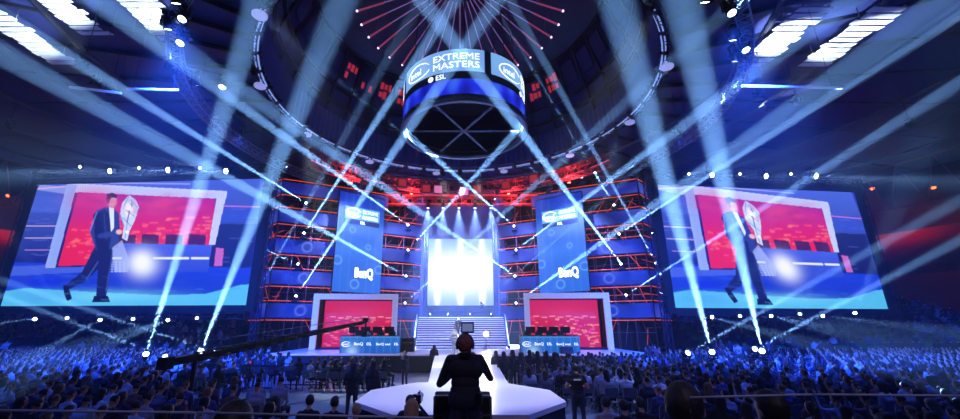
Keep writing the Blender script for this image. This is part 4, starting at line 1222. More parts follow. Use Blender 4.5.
# far crowd on the floor and on the tiers: one mass each
def mass(name, label, places, meshes, mats, grp):
    V = []; Fc = []; MI = []; base = 0
    cache = []
    for me in meshes:
        nv = len(me.vertices); co = np.empty(nv * 3); me.vertices.foreach_get('co', co); co = co.reshape(-1, 3)
        li = np.empty(len(me.loops), int); me.loops.foreach_get('vertex_index', li)
        ls = np.empty(len(me.polygons), int); me.polygons.foreach_get('loop_start', ls); lt = np.empty(len(me.polygons), int); me.polygons.foreach_get('loop_total', lt)
        mi = np.empty(len(me.polygons), int); me.polygons.foreach_get('material_index', mi); cache.append((co, li, ls, lt, mi))
    Ls = []; Lt = []; Li = []; lbase = 0
    for (x, y, z, rz, k) in places:
        co, li, ls, lt, mi = cache[k]; c, s = math.cos(rz), math.sin(rz)
        q = co.copy(); q[:, 0] = co[:, 0] * c - co[:, 1] * s + x; q[:, 1] = co[:, 0] * s + co[:, 1] * c + y; q[:, 2] = co[:, 2] + z
        V.append(q); Li.append(li + base); Ls.append(ls + lbase); Lt.append(lt); MI.append(mi); base += len(co); lbase += len(li)
    V = np.concatenate(V); Li = np.concatenate(Li); Ls = np.concatenate(Ls); Lt = np.concatenate(Lt); MI = np.concatenate(MI)
    me = bpy.data.meshes.new(name); me.vertices.add(len(V)); me.vertices.foreach_set('co', V.ravel()); me.loops.add(len(Li)); me.loops.foreach_set('vertex_index', Li.astype(np.int32))
    me.polygons.add(len(Ls)); me.polygons.foreach_set('loop_start', Ls.astype(np.int32)); me.polygons.foreach_set('material_index', MI.astype(np.int32)); me.polygons.foreach_set('use_smooth', np.ones(len(Ls), bool))
    me.update(calc_edges=True); me.validate()
    for m in mats: me.materials.append(m)
    o = link(name, me); tag(o, label, 'crowd', grp, 'stuff'); return o
FM = [M['pants'], M['shirts_i'], M['skin'], M['hair'], M['plastic']]
fv = [seated(60 + i, False, arms=a).fused(.05, FM, RULE, 1) for i, a in enumerate(['lap', 'phone', 'crossed', 'up', 'lap'])]
for s, nm in ((-1, 'left of'), (1, 'right of')):
    pl = [(x, y, 0, facing(x, y), rnd.choice([0, 0, 2, 4, 4, 1, 2, 3 if rnd.random() < .4 else 0])) for x, y, _ in far if (x < 0) == (s < 0)]
    mass('crowd', 'distant seated spectators filling the hall floor %s the runway' % nm, pl, fv, FM, None)
    pl = []
    for k in range(13):
        for i in range(46):
            if rnd.random() < .62: pl.append((s * 34.5 - 14 + i * .62 + rnd.uniform(-.1, .1), 33.6 + k * .95 + .5, .45 + k * .42 - .02, facing(s * 34, 40) + s * .2 + PI * 1.0 * 1 + rnd.uniform(-.3, .3), rnd.choice([0, 2, 4, 4, 0, 1])))
    mass('crowd', 'tiny spectators facing the stage from the dark grandstand %s the stage set' % nm, pl, fv, FM, None)

def person(mesh, loc, rz, label, group=None, sc=1.0):
    o = link('person', mesh, None, loc); o.rotation_euler = (0, 0, rz); o.scale = (sc, sc, sc); tag(o, label, 'person', group); return o
DKM = [M['pants'], M['suit'], M['skin'], M['hair'], M['plastic']]
dark_st = []
for k in range(2):
    q = stv[k][0].copy(); q.materials.clear()
    for m in DKM: q.materials.append(m)
    dark_st.append(q)
# dark standing group at the right of the runway
for k, (px, Y) in enumerate(((496, 19.9), (504, 18.5), (513, 19.8), (521, 18.4), (530, 19.9), (538, 18.5), (547, 19.8), (555, 18.5))):
    p = P(px, 365, Y); person(dark_st[k % 2], (p.x, Y, 0), rnd.uniform(-.5, .5) + .2, 'dark standing figure in the cluster of people beside the white runway', 'dark standing cluster beside the runway', rnd.uniform(.96, 1.02))
# pale seated guests at the left in front of the stage
for k, (px, Y) in enumerate(((330, 20.9), (341, 20.9), (352, 20.9), (363, 20.9), (374, 20.9), (385, 20.9), (324, 19.6), (336, 19.6), (348, 19.6), (360, 19.6), (372, 19.6), (384, 19.6), (318, 20.9), (312, 19.6))):
    p = P(px, 365, Y); x = p.x; rz = rnd.uniform(-.9, -.1) + .2
    person(variants[(k * 2) % 9][0], (x, Y, 0), rz, 'seated guest catching pale light in front of the dark stage front near the crane', 'guests seated in front of the stage near the crane')
    chair((x, Y, 0), rz, 'folding chair of a pale-lit guest in front of the stage front near the crane', 'guest chairs in front of the stage near the crane')
person(dark_st[1], (P(353, 380, 13.0).x, 13.0, 0), .2, 'tall dark man standing between the octagonal platform and the guests, farther from the runway')
person(dark_st[0], (P(373, 380, 13.7).x, 13.7, 0), -.4, 'dark man standing just off the octagonal platform among the guests, nearer the runway')
person(stv[2][0], (P(405, 372, 20.5).x, 20.5, -.0), 2.6, 'photographer in pale light standing with raised camera before the dark stage front', None, .97)
person(dark_st[0], (P(434, 360, 25.8).x, 25.8, 0), 0, 'dark figure standing at the corner where the runway meets the stage')
# a few standing in the crowd far right and left
for k, (px, Y) in enumerate(((650, 25.5), (657, 26.2), (724, 27), (748, 27.5), (776, 26.5), (742, 28.5))):
    p = P(px, 365, Y); person(stv[(k + 1) % 4][0], (p.x, Y, 0), rnd.uniform(-.4, .4), 'spectator standing at the back of the crowd under the screen with the red balcony', 'spectators standing under the screen with the red balcony')

# ---- detailed figures
def full(B, name, label, loc, rz, mats, rule=RULE, vox=.011, hair=None, sm=5):
    o = link(name, B.fused(vox, mats, rule, sm), None, loc); o.rotation_euler = (0, 0, rz); tag(o, label, 'person')
    if hair:
        hm = MB(); m = B.hq; c = B.head; rn = random.Random(3); r = hair[1]
        rows = []
        nseg, kk = 40, 20
        for a in range(kk + 1):
            row = []
            for i in range(nseg):
                th = PI * .78 * a / kk; t = 2 * PI * i / nseg
                d = V3((math.sin(th) * math.cos(t), math.sin(th) * math.sin(t), math.cos(th)))
                lim = 1.0
                if d.y > .25 and d.z < .45: lim = .86        # leaves the face free
                j = 1 + (rn.uniform(-1, 1) * hair[2] if a > 1 else 0)
                p = V3((d.x * .087 * r, d.y * .106 * r - .008, d.z * .108 * r + .02)) * lim * j
                row.append(hm.bm.verts.new(c + m @ p))
            rows.append(row)
        for a in range(kk):
            for i in range(nseg): hm._f([rows[a][i], rows[a][(i + 1) % nseg], rows[a + 1][(i + 1) % nseg], rows[a + 1][i]], True)
        hm.build('hair', M[hair[0]], o)
    return o
RZ = .95
# riser on which the cameraman stands
t = root('camera_riser', 'black riser platform under the cameraman in the centre foreground', 'platform', (.1, 6.0, 0))
b = MB(); b.box((0, 0, RZ - .05), (1.2, 2.0, .1)); b.build('deck', M['black'], t)
b = MB(); b.box((0, 0, (RZ - .1) / 2), (1.12, 1.9, RZ - .1)); b.build('skirt', M['skirt'], t)
t.location = (.12, 6.25, 0)
# cameraman
B = Body(); ch = V3((0, .0, 1.33)); hd = V3((.0, .06, 1.6)); torso(B, (0, -.02, .95), ch, 1.18, hd, .02)
for s in (-1, 1): leg(B, (s * .1, 0, .92), (s * .14, .02, .5), (s * .17, 0, .085), (s * .3, 1, 0), 1.1)
arm(B, (-.215, 0, 1.4), (-.34, .04, 1.12), (-.2, .34, 1.18), ((.3, 1, .2), (0, 0, 1), .35, 1), 'sleeve', True, 1.15)
arm(B, (.215, 0, 1.4), (.34, .14, 1.18), (.18, .34, 1.4), ((-.3, .7, .6), (1, 0, .3), .45, -1), 'sleeve', True, 1.12)
add_head(B, hd, -.1, -.05)
cm = full(B, 'person', 'cameraman in black seen from behind wearing headphones, working in the centre foreground', (.07, 5.7, RZ), 0, mats5('pants', 'suit', 'hairr'), RULE_L, hair=('hairr', 1.14, .13), vox=.0085)
b = MB()
for s in (-1, 1): b.lathe([(.0, .0), (.045, .0), (.05, .015), (.045, .035), (.0, .04)], 18, hd + V3((s * .088, .0, -.0)), q=Matrix.Rotation(s * PI / 2, 3, 'Y'))
hp = []
for k in range(17):
    a = PI * k / 16; hp.append(hd + V3((.118 * math.cos(a), 0, .0 + .155 * math.sin(a))))
b.tube(hp, .012, 8); b.build('headphones', M['plastic'], cm)
b = MB(); b.box((0.0, -.135, 1.5), (.12, .02, .03)); b.box((.16, -.17, .98), (.07, .05, .12)); b.cone((.16, -.19, 1.02), (.16, -.19, 1.12), .006, .006, 5); b.build('radio_pack', M['plastic'], cm)
# broadcast camera with viewfinder in front of him
t = root('broadcast_camera', 'broadcast video camera with a small lit viewfinder, in front of the cameraman', 'camera', (.1, 6.45, RZ))
b = MB(); b.box((0, 0, 1.42), (.13, .4, .2)); b.box((0, -.1, 1.55), (.05, .25, .04)); b.box((0, -.25, 1.42), (.12, .12, .16)); b.build('camera_body', M['plastic'], t)
b = MB(); b.lathe([(.0, .28), (.085, .28), (.09, .1), (.07, .0), (.0, 0)], 20, (0, .2, 1.42), q=Matrix.Rotation(R(-90), 3, 'X')); b.build('camera_lens', M['plastic'], t)
b = MB(); zc = P(467.5, 327.5, 6.15).z - RZ; b.box((.01, -.3, zc), (.19, .04, .15)); b.cone((.01, -.26, zc), (0, -.05, 1.5), .015, .015, 6); vf = b.build('viewfinder', M['plastic'], t)
b = MB(); b.box((.01, -.323, zc), (.15, .005, .11)); b.build('viewfinder_screen', M['chrome'], vf)
b = MB(); b.cone((0, 0, 1.1), (0, 0, 1.33), .05, .07, 12)
for k in range(3): b.cone((0, 0, 1.15), (.42 * math.cos(.5 + k * 2.094), .42 * math.sin(.5 + k * 2.094), .0), .022, .018, 8)
b.build('tripod', M['plastic'], t)
b = MB(); b.cone((.05, -.1, 1.28), (.2, -.62, 1.32), .011, .011, 8); b.cone((-.05, -.1, 1.28), (-.19, -.62, 1.1), .011, .011, 8); b.build('pan_bar', M['plastic'], t)
case('equipment_case', 'black equipment case at the knees of the cameraman in the centre foreground', (.04, 6.9, RZ), (.86, .4, .82), 'skirt')
# man standing on the right of the octagon
B = Body(); torso(B, (0, 0, .96), (0, 0, 1.35), 1.08, (0, .02, 1.65), .01)
for s in (-1, 1):
    leg(B, (s * .1, 0, .93), (s * .12, .02, .5), (s * .14, 0, .085), (s * .4, 1, 0), 1.08); arm(B, (s * .195, 0, 1.42), (s * .3, .0, 1.16), (s * .08, .2, 1.17), ((-s, .1, .1), (0, 1, 0), .4, 1), 'sleeve', True, 1.05)
add_head(B, (0, .02, 1.65), -.15)
B_hair = ('hair', 1.03, .02)
pm = full(B, 'person', 'man in dark t-shirt and jeans standing with folded arms beside the octagonal platform', (P(578, 400, 12.2).x, 12.2, 0), -.1, mats5('jeans', 'suit', 'hair'), hair=B_hair, vox=.012)
b = MB(); b.box((0, -.138, 1.37), (.2, .012, .03)); b.build('shirt_print', M['white'], pm)
# performer on the runway
B = Body(); torso(B, (0, 0, .98), (0, 0, 1.36), 1.0, (0, .02, 1.67))
leg(B, (-.1, 0, .95), (-.12, .12, .52), (-.11, .16, .085), (0, 1, 0)); leg(B, (.1, 0, .95), (.1, -.02, .5), (.1, -.2, .1), (0, 1, 0))
arm(B, (-.19, 0, 1.43), (-.24, .12, 1.17), (-.1, .32, 1.3), ((.3, .6, .6), (-1, 0, .3), .5, 1), 'shirt', True); arm(B, (.19, 0, 1.43), (.24, .12, 1.15), (.02, .34, 1.2), ((-.5, .6, .3), (1, 0, .2), .5, -1), 'shirt', True)
add_head(B, (0, .02, 1.67), .1)
px_ = P(456, 350, 19.5)
full(B, 'person', 'man in a silver-grey suit walking on the bright runway carrying a tall trophy', (px_.x, 19.5, SH), PI * .93, mats5('silver', 'silver', 'hair'), RULE_L, .012, ('hair', 1.03, .02))
t = root('trophy', 'tall shining metal trophy held up by the man on the runway', 'trophy', (px_.x + .1, 19.12, SH + 1.24))
b = MB(); b.lathe([(0, 0), (.1, 0), (.1, .04), (.05, .07), (.035, .12)], 20); b.build('base', M['gold'], t)
b = MB(); b.lathe([(.035, .12), (.06, .3), (.13, .5), (.16, .62), (.1, .78), (.02, .9), (0, .92)], 24); b.build('cup', M['gold'], t)
b = MB()
for s in (-1, 1): b.tube([(s * .06, 0, .25), (s * .2, 0, .42), (s * .23, 0, .62), (s * .12, 0, .72)], .014, 8)
b.build('handle', M['gold'], t)

# foreground row along the bottom edge
def bust(px, py, Y, lab, hair='hair', shirt='suit', seed=1, k=1.0, long_hair=False, yaw=0, zoff=0, arms='lap', vox=.013, hr=1.04):
    """seated person whose crown appears at px, py"""
    top = P(px, py, Y); rn = random.Random(seed); B = Body(); z0 = top.z - 1.385 * k
    ch = V3((0, -.02, .93)); hd = V3((0, .01, 1.265)); torso(B, (0, 0, .55), ch, rn.uniform(1, 1.12), hd)
    for s in (-1, 1):
        leg(B, (s * .1, 0, .53), (s * .14, .43, .5), (s * .13, .42, .085)); sh = ch + V3((s * .2, 0, .08))
        if arms == 'camera' : arm(B, sh, sh + V3((s * .08, .14, -.2)), V3((s * .06 + .05, .26, 1.22)), ((0, .5, 1), (s, 0, 0), .5, -s), 'shirt', True)
        else: arm(B, sh, sh + V3((s * .06, .04, -.28)), V3((s * .12, .3, .62)), None, 'shirt', True)
    add_head(B, hd, yaw, .0, long_hair)
    o = full(B, 'person', lab, (top.x, Y, z0), 0, mats5('pants', shirt, hair), RULE_L, vox, (hair, hr, .025)); o.scale = (k, k, k)
    return o, z0, top.x
def seatbox(x, y, z0, lab, k=1.0):
    t = root('tiered_seat', lab, 'seat', (x, y, 0))
    b = MB(); b.box((0, -.03, z0 + .375), (.5, .46, .06)); b.build('seat', M['chair'], t)
    b = MB(); b.box((0, -.31, z0 + .6), (.5, .05, .45)); b.build('backrest', M['chair'], t)
    b = MB(); b.box((0, 0, (z0 + .34) / 2), (.3, .3, z0 + .34)); b.build('pedestal', M['black'], t)
    b = MB(); b.box((0, .42, z0 - .02), (.5, .34, .03)); b.box((0, .38, (z0 - .02) / 2), (.1, .1, z0 - .02)); b.build('footrest', M['black'], t)
fg = [(682, 383, 2.25, 'dark-haired spectator whose large head stands nearest the viewer, in front of the right-hand crowd', 'hair', 'suit', 3, 1.0, False, -.5, 'lap'),
      (768, 391, 2.9, 'large-headed spectator behind the glass rail, farther from the cameraman than the nearest one', 'hair', 'suit', 4, 1.0, False, .2, 'lap'),
      (236, 402, 2.2, 'spectator whose rounded head is cut by the bottom edge below the camera crane', 'hair', 'greyshirt', 5, 1.0, False, .1, 'lap'),
      (412, 399, 6.3, 'long-haired blond spectator seated before the octagonal platform, next to the cameraman', 'hairb', 'suit', 6, 1.0, True, 0, 'lap'),
      (357, 399, 8.4, 'spectator with mussed hair seated before the left corner of the octagonal platform', 'hairb', 'suit', 7, 1.0, False, .3, 'lap'),
      (335, 401, 9.2, 'dark-haired spectator seated on the lit floor side, one place away from the mussed-haired one', 'hair', 'suit', 8, 1.0, False, -.2, 'lap'),
      (310, 399, 9.4, 'dark-haired spectator seated in front of the pale blue lit floor, middle one of three', 'hair', 'suit', 9, 1.0, False, .1, 'lap'),
      (275, 396, 9.6, 'dark-haired spectator in front of the pale blue lit floor, nearest the crane side', 'hair', 'suit', 10, 1.06, False, 0, 'lap'),
      (605, 394, 9.0, 'dark-haired spectator in a pale shirt just below the standing man in jeans', 'hair', 'greyshirt', 11, 1.02, False, 0, 'lap'),
      (623, 397, 8.8, 'dark-haired spectator in black beside the pale-shirted one, below the standing man in jeans', 'hair', 'suit', 12, 1.0, False, .1, 'lap'),
      (640, 399, 9.1, 'dark-haired spectator in black between the large foreground head and the pale-shirted spectator', 'hair', 'suit', 13, 1.0, False, -.1, 'lap')]
for px, py, Y, lab, hr, sh, sd, k, lh, yaw, ar in fg:
    o, z0, x = bust(px, py, Y, lab, hr, sh, sd, k, lh, yaw, 0, ar, .011 if Y < 4 else .014)
    if z0 > .25: seatbox(x, Y, z0, 'raised dark seat under the ' + lab.split(', farther')[0].split(' whose')[0].split(' with')[0].split(' in ')[0].split(' seated')[0] + (' nearest the viewer' if px == 682 else '' if px == 768 else ' cut by the bottom edge' if px == 236 else ' next to the cameraman'))
    else:
        o.location.z = 0 if abs(z0) < .12 else z0
        chair((x, Y, o.location.z), 0, 'folding chair under the ' + lab.replace('spectator', 'sitter', 1)[:60].rsplit(' ', 1)[0], None)
# camera operator crouched before the octagon
B = Body(); ch = V3((0, .05, 1.16)); hd = V3((-.02, .12, 1.44)); torso(B, (0, -.1, .8), ch, 1.0, hd)
for s in (-1, 1): leg(B, (s * .1, -.08, .78), (s * .16, .18, .46), (s * .15, -.02, .085), (s * .3, 1, 0))
arm(B, (-.18, .05, 1.24), (-.32, .2, 1.06), (-.05, .42, 1.34), ((.6, .6, .3), (0, 0, 1), .4, 1), 'shirt', True); arm(B, (.18, .05, 1.24), (.36, .18, 1.1), (.1, .4, 1.36), ((-.2, .8, .4), (1, 0, 0), .5, -1), 'shirt', True)
add_head(B, hd, -.1)
pk = P(411, 390, 8.1); full(B, 'person', 'camera operator in black crouching with a shoulder camera before the octagonal platform', (pk.x, 8.1, 0), 0, mats5('pants', 'suit', 'hair'), RULE_L, .013, ('hair', 1.03, .02))
t = root('handheld_camera', 'small black video camera on the shoulder of the crouching operator', 'camera', (pk.x + .14, 8.3, 1.5))
b = MB(); b.box((0, 0, 0), (.1, .36, .14)); b.box((0, .02, .1), (.03, .2, .03)); b.build('camera_body', M['plastic'], t); b = MB(); b.cone((0, .17, 0), (0, .32, 0), .045, .055, 14); b.build('camera_lens', M['plastic'], t); b = MB(); b.box((-.09, .02, .03), (.06, .08, .06)); b.build('viewfinder', M['plastic'], t)

# ------------------------------------------------------------------ camera crane
a = P(366, 322, 22.0); c = P(196, 357, 13.5); tail = a + (c - a) * 1.1
t = root('camera_crane', 'long black camera crane arm reaching across the crowd towards the red booth', 'camera crane', (c.x, c.y, 0)); o = V3((c.x, c.y, 0))
b = MB(); d = (a - c)
for k in range(14):
    p = c + d * k / 14 - o; q = c + d * (k + 1) / 14 - o; w = .25 - .13 * k / 14; w2 = .25 - .13 * (k + 1) / 14
    for sz in (-1, 1):
        for sy in (-1, 1): b.cone(p + V3((0, sy * w / 2.5, sz * w / 2)), q + V3((0, sy * w2 / 2.5, sz * w2 / 2)), .03, .03, 6)
    b.box((p + q) / 2, (.06, w, w)); b.beam(p + V3((0, -.03, -w / 2)), q + V3((0, -.03, w2 / 2)), .03)
    b.beam(p, q, w * .55)
b.beam(c - o, tail - o, .22); b.build('arm', M['black'], t)
b = MB(); b.cone(c - o + V3((0, 0, .45)), a - o + V3((0, 0, .25)), .015, .015, 5); b.cone(c - o + V3((0, 0, 0)), c - o + V3((0, 0, .5)), .03, .03, 6); b.build('bridle_cable', M['truss'], t)
b = MB(); b.box(tail - o, (.3, .34, .34)); b.build('counterweight', M['skirt'], t)
b = MB(); b.cone((0, 0, .25), (0, 0, c.z), .09, .07, 12)
for k in range(3): b.cone((0, 0, .7), (.8 * math.cos(k * 2.09), .8 * math.sin(k * 2.09), .04), .04, .03, 8); b.box((.8 * math.cos(k * 2.09), .8 * math.sin(k * 2.09), .03), (.16, .16, .06))
b.build('pedestal', M['black'], t)
b = MB(); p = a - o; b.cone(p, p + V3((0, 0, -.5)), .05, .05, 8); b.box(p + V3((0, 0, -.62)), (.26, .5, .26)); b.cone(p + V3((0, .2, -.62)), p + V3((.1, .5, -.66)), .09, .1, 14); b.box(p + V3((0, 0, .1)), (.3, .3, .2)); b.build('camera_head', M['plastic'], t)

# glass balustrade in the near foreground
gl = [((-30, 410), (195, 412.5)), ((198, 412.5), (432, 418)), ((690, 397.5), (812, 394.5)), ((814, 394.5), (985, 396))]
gn = ['glass rail panel at the bottom edge, farthest on the crane side', 'glass rail panel at the bottom edge below the camera crane', 'glass rail panel right beside the large foreground head', 'glass rail panel at the frame edge on the balcony side']
for (u, v), lab in zip(gl, gn):
    Yg = 1.75; p = P(*u, Yg); q = P(*v, Yg); m = (p + q) / 2
    t = root('glass_balustrade', lab, 'railing', (m.x, Yg, 0), 'glass balustrade panels'); o = V3((m.x, Yg, 0))
    b = MB(); h = 1.0
    b.slab([p - o + V3((0, 0, -h)), q - o + V3((0, 0, -h)), q - o, p - o], (0, .012, 0)); b.build('pane', M['glass'], t)
    b = MB(); b.cone(p - o, q - o, .0045, .0045, 6); b.build('top_rail', M['chairw'], t)
    b = MB()
    for r_ in (.08, .92): pp = p.lerp(q, r_) - o; b.beam((pp.x, .03, 0), (pp.x, .03, pp.z - .55), .04)
    b.build('post', M['truss'], t)
# barriers
gp = 'crowd barriers'
for k, (px, py, Y) in enumerate(((262, 372, 19.5), (300, 370, 20.5), (668, 361, 29), (679, 361, 29.2))):
    p = P(px, py, Y); t = root('crowd_barrier', 'black steel crowd barrier ' + ('before the red side steps, nearer the frame edge', 'beside the red side steps, nearer the guests', 'behind the crowd right of the stage, nearer the stage', 'behind the crowd right of the stage, away from the stage')[k], 'barrier', (p.x, Y, 0), gp)
    b = MB(); b.box((0, 0, 1.08), (1.9, .05, .05)); b.box((0, 0, .15), (1.9, .05, .05)); b.build('rail', M['black'], t)
    b = MB()
    for i in range(14): b.cone((-.93 + i * .143, 0, .15), (-.93 + i * .143, 0, 1.08), .012, .012, 5)
    b.build('bar', M['black'], t)
    b = MB(); b.box((-.6, 0, .03), (.06, .6, .05)); b.box((.6, 0, .03), (.06, .6, .05)); b.box((-.6, 0, .09), (.04, .04, .12)); b.box((.6, 0, .09), (.04, .04, .12)); b.build('foot', M['black'], t)
#PART5
# ================================================================== LIGHTS
KB = 10.5; KT = 40.0; NF = 60.0
def wing_y(px, y):
    """depth just in front of the scaffold wing seen at px"""
    best = 36
    for Yt in [33 + .1 * i for i in range(100)]:
        p = P(px, y, Yt); x = -abs(p.x)
        for (x0, y0), (x1, y1) in zip(WP[:-1], WP[1:]):
            if x0 <= x <= x1 and Yt >= y0 + (y1 - y0) * (x - x0) / (x1 - x0): return Yt - .75
    return 41.2
# tip px, tip depth (None = on the scaffold), px it passes through, depth there, strength, cone, words
BE = [
 (306, 203, None, 220, 150, 22, 1.0, 1.5), (304, 233, None, 400, 85, 18, 1.1, 1.5), (298, 264, None, 224, 231, 27, 1.0, 1.5),
 (256, 295, 34.2, 295, 225, 26, .35, 1.3), (296, 296, None, 385, 165, 22, 1.4, 1.7), (408, 225, None, 240, 105, 18, 1.3, 1.6),
 (406, 276, None, 240, 185, 20, 1.4, 1.7), (405, 303, None, 470, 244, 30, 1.0, 1.3), (408, 250, None, 499, 150, 24, 1.2, 1.6),
 (514, 226, None, 380, 110, 20, 1.4, 1.6), (515, 276, None, 425, 215, 26, 1.2, 1.6), (516, 250, None, 610, 180, 24, 1.2, 1.5),
 (516, 303, None, 640, 215, 22, 1.2, 1.6), (483, 302, 41.0, 530, 262, 34, .4, 1.2), (614, 205, None, 530, 65, 20, 1.1, 1.6),
 (619, 234, None, 760, 142, 20, 1.2, 1.6), (621, 264, None, 520, 130, 20, 1.5, 1.8), (656, 263, 34.0, 560, 90, 20, .8, 1.4),
 (626, 295, None, 760, 210, 22, 1.3, 1.6), (582, 177, 35.8, 552, 150, 32, .5, 1.3), (564, 181, 35.8, 582, 158, 32, .4, 1.3),
 (549, 184, 36, 505, 145, 30, .7, 1.3), (359, 179, 35.8, 330, 150, 31, .4, 1.3), (261, 263, 34.2, 262, 230, 30, .12, 1.2),
 (265, 233, 34.2, 292, 150, 28, .2, 1.2), (267, 203, 34.2, 300, 120, 28, .15, 1.2), (653, 233, 34.2, 630, 150, 28, .15, 1.2), (661, 293, 34.2, 672, 285, 33, .2, 1.2),
]
names_h = ['on the scaffold tower nearer the crane', 'on the scaffold tower farther from the crane']
for i, (tx, ty, Yt, fx, fy, Yf, s, cn) in enumerate(BE):
    if Yt is None: Yt = wing_y(tx, ty)
    tip = P(tx, ty, Yt); tg = P(fx, fy, Yf)
    side = 0 if tx < 460 else 1
    lev = 'low' if ty > 285 else 'lower-middle' if ty > 255 else 'middle' if ty > 240 else 'upper-middle' if ty > 215 else 'upper' if ty > 195 else 'topmost'
    near_ = 'at the screen edge' if abs(tx - 460) > 190 else 'beside the BenQ banner' if abs(tx - 460) > 100 else 'next to the LED wall' if tx != 483 else 'at the foot of the LED wall'
    lab = '%s-level beam light %s, %s scaffold, beam towards the %s' % (lev, near_, 'crane-side' if side == 0 else 'balcony-side', 'crane' if fx < tx else 'balcony')
    r, p0, d = moving_head(tip, tg, lab, False, .85)
    b = MB(); b.box((0, .45, -.03), (.5, 1.3, .06)) if tx != 483 else b.box((0, .85, -.03), (.3, 2.1, .06)); b.build('mount_bracket', M['dtruss'], r)
    spot('lamp_beam', p0, p0 + d * 10, 5200 * s * KT, cn * .9, (.24, .5, 1), .3, .035, 'LINEAR', r, NF)
# big beams from the back of the floor
BG = [
 (146, 354, 21, 232, 85, 9.5, 1.7, 2.7, 'tilted-up beam light behind the crowd throwing the steep white beam nearest the walking man on screen'),
 (201, 351, 21, 290, 130, 9.5, 1.5, 2.7, 'beam light behind the crowd throwing the steep white beam across the screen corner beside the scaffold'),
 (213, 352, 20, 60, 300, 14, .9, 2.0, 'beam light behind the crowd whose long beam runs low under the crane-side screen'),
 (165, 357, 20, 40, 310, 14, .7, 1.8, 'beam light behind the crowd with a low beam to the frame edge on the crane side'),
 (712, 352, 21, 668, 190, 10.5, 1.7, 2.8, 'beam light behind the crowd throwing a steep white beam over the scaffold and screen edge'),
 (762, 351, 21, 716, 150, 9.5, 1.7, 2.8, 'beam light behind the crowd throwing a steep white beam over the walking man on the balcony-side screen'),
 (688, 353, 22, 850, 262, 13, .9, 2.0, 'low beam light behind the crowd, closest to the stage, sweeping up past the balcony-side screen'),
 (755, 349, 22, 900, 272, 13, .8, 1.9, 'low beam light behind the crowd sweeping up across the corner of the balcony-side screen'),
]
for tx, ty, Yt, fx, fy, Yf, s, cn, lab in BG:
    tip = P(tx, ty, Yt); tg = P(fx, fy, Yf)
    r, p0, d = moving_head(tip, tg, ' '.join(lab.split()[:16]), False, 1.0)
    z = r.location.z
    if z > .05:
        b = MB(); b.box((0, 0, -z / 2), (.7, .6, z)); b.build('plinth', M['black'], r)
    spot('lamp_beam', p0, p0 + d * 10, 7000 * s * KB, cn * .74, (.24, .5, 1), .3, .055, 'LINEAR', r, NF)
# overhead beams coming down from the rings
OV = [(92, 42, 17, 200, 120, 30, .0, 2), ]
# flood lights along the top and bottom of the screens
FT = [(80, 167, .25, 0), (110, 171, .9, 1), (139, 168, .3, 0), (168, 170, 1.5, 1), (200, 168, .35, 0), (226, 171, 2.0, 1),
      (740, 174, .35, 0), (766, 176, 1.0, 1), (791, 174, .35, 0), (816, 176, 1.3, 1), (712, 175, .9, 1), (689, 174, .3, 0)]
words = ['first', 'second', 'third', 'fourth', 'fifth', 'sixth']
cs = {True: 0, False: 0}
for i, (tx, ty, s, big_) in enumerate(sorted(FT)):
    left = tx < 460; n = cs[left]; cs[left] += 1
    tip = P(tx, ty, 29.6 if left else 30.6); e = 1 if left else -1
    tg = tip + V3((-e * 4 if i % 2 else e * 2, -14, -6 if big_ else -4))
    r, p0, d = moving_head(tip, tg, '%s of six beam lights hung above the %s screen, counted from the %s' % (words[n], 'crane-side' if left else 'balcony-side', 'frame edge' if left else 'stage'), True, 1.6 if big_ else .8, M['lamp2'] if big_ else M['lamp'], to=(tip.x, (30.1 + (abs(tip.x) - 15.5) * .076) if left else (31.1 + (abs(tip.x) - 16.1) * .11), tip.z + .5))
    if big_: spot('lamp_flood', p0, p0 + d * 10, 3500 * s, 60, (.3, .55, 1), .9, .15, 'QUAD', r)
    spot('lamp_beam', p0, p0 + d * 10, 1500 * s * KB * .2, 6, (.3, .55, 1), .8, .03, 'LINEAR', r, NF)
FB = [(35, 319, 1, -60, 330), (67, 318, .3, 55, 300), (100, 320, 1, 40, 352), (133, 319, .3, 128, 300), (168, 320, .8, 140, 330), (197, 318, .3, 190, 300),
      (712, 317, .9, 760, 330), (740, 316, .4, 745, 300), (771, 316, .9, 800, 322), (800, 314, .3, 806, 300), (823, 316, .9, 900, 325), (855, 313, .8, 860, 300)]
cs = {True: 0, False: 0}
for tx, ty, s, fx, fy in FB:
    left = tx < 460; n = cs[left]; cs[left] += 1
    Yd = 29.4 if left else 30.4
    tip = P(tx, ty, Yd); tg = P(fx, fy, Yd - (9 if fy > ty else 3))
    r, p0, d = moving_head(tip, tg, '%s of six beam lights hung below the %s screen, counted from the %s' % (words[n], 'crane-side' if left else 'balcony-side', 'frame edge' if left else 'stage'), True, .8, M['lamp2'] if s > .5 else M['lamp'], to=(tip.x, (30.1 + (abs(tip.x) - 15.5) * .076) if left else (31.1 + (abs(tip.x) - 16.1) * .11), 3.5))
    spot('lamp_beam', p0, p0 + d * 10, 1400 * s * KB * .3, 2.6, (.24, .5, 1), .6, .03, 'LINEAR', r, NF)
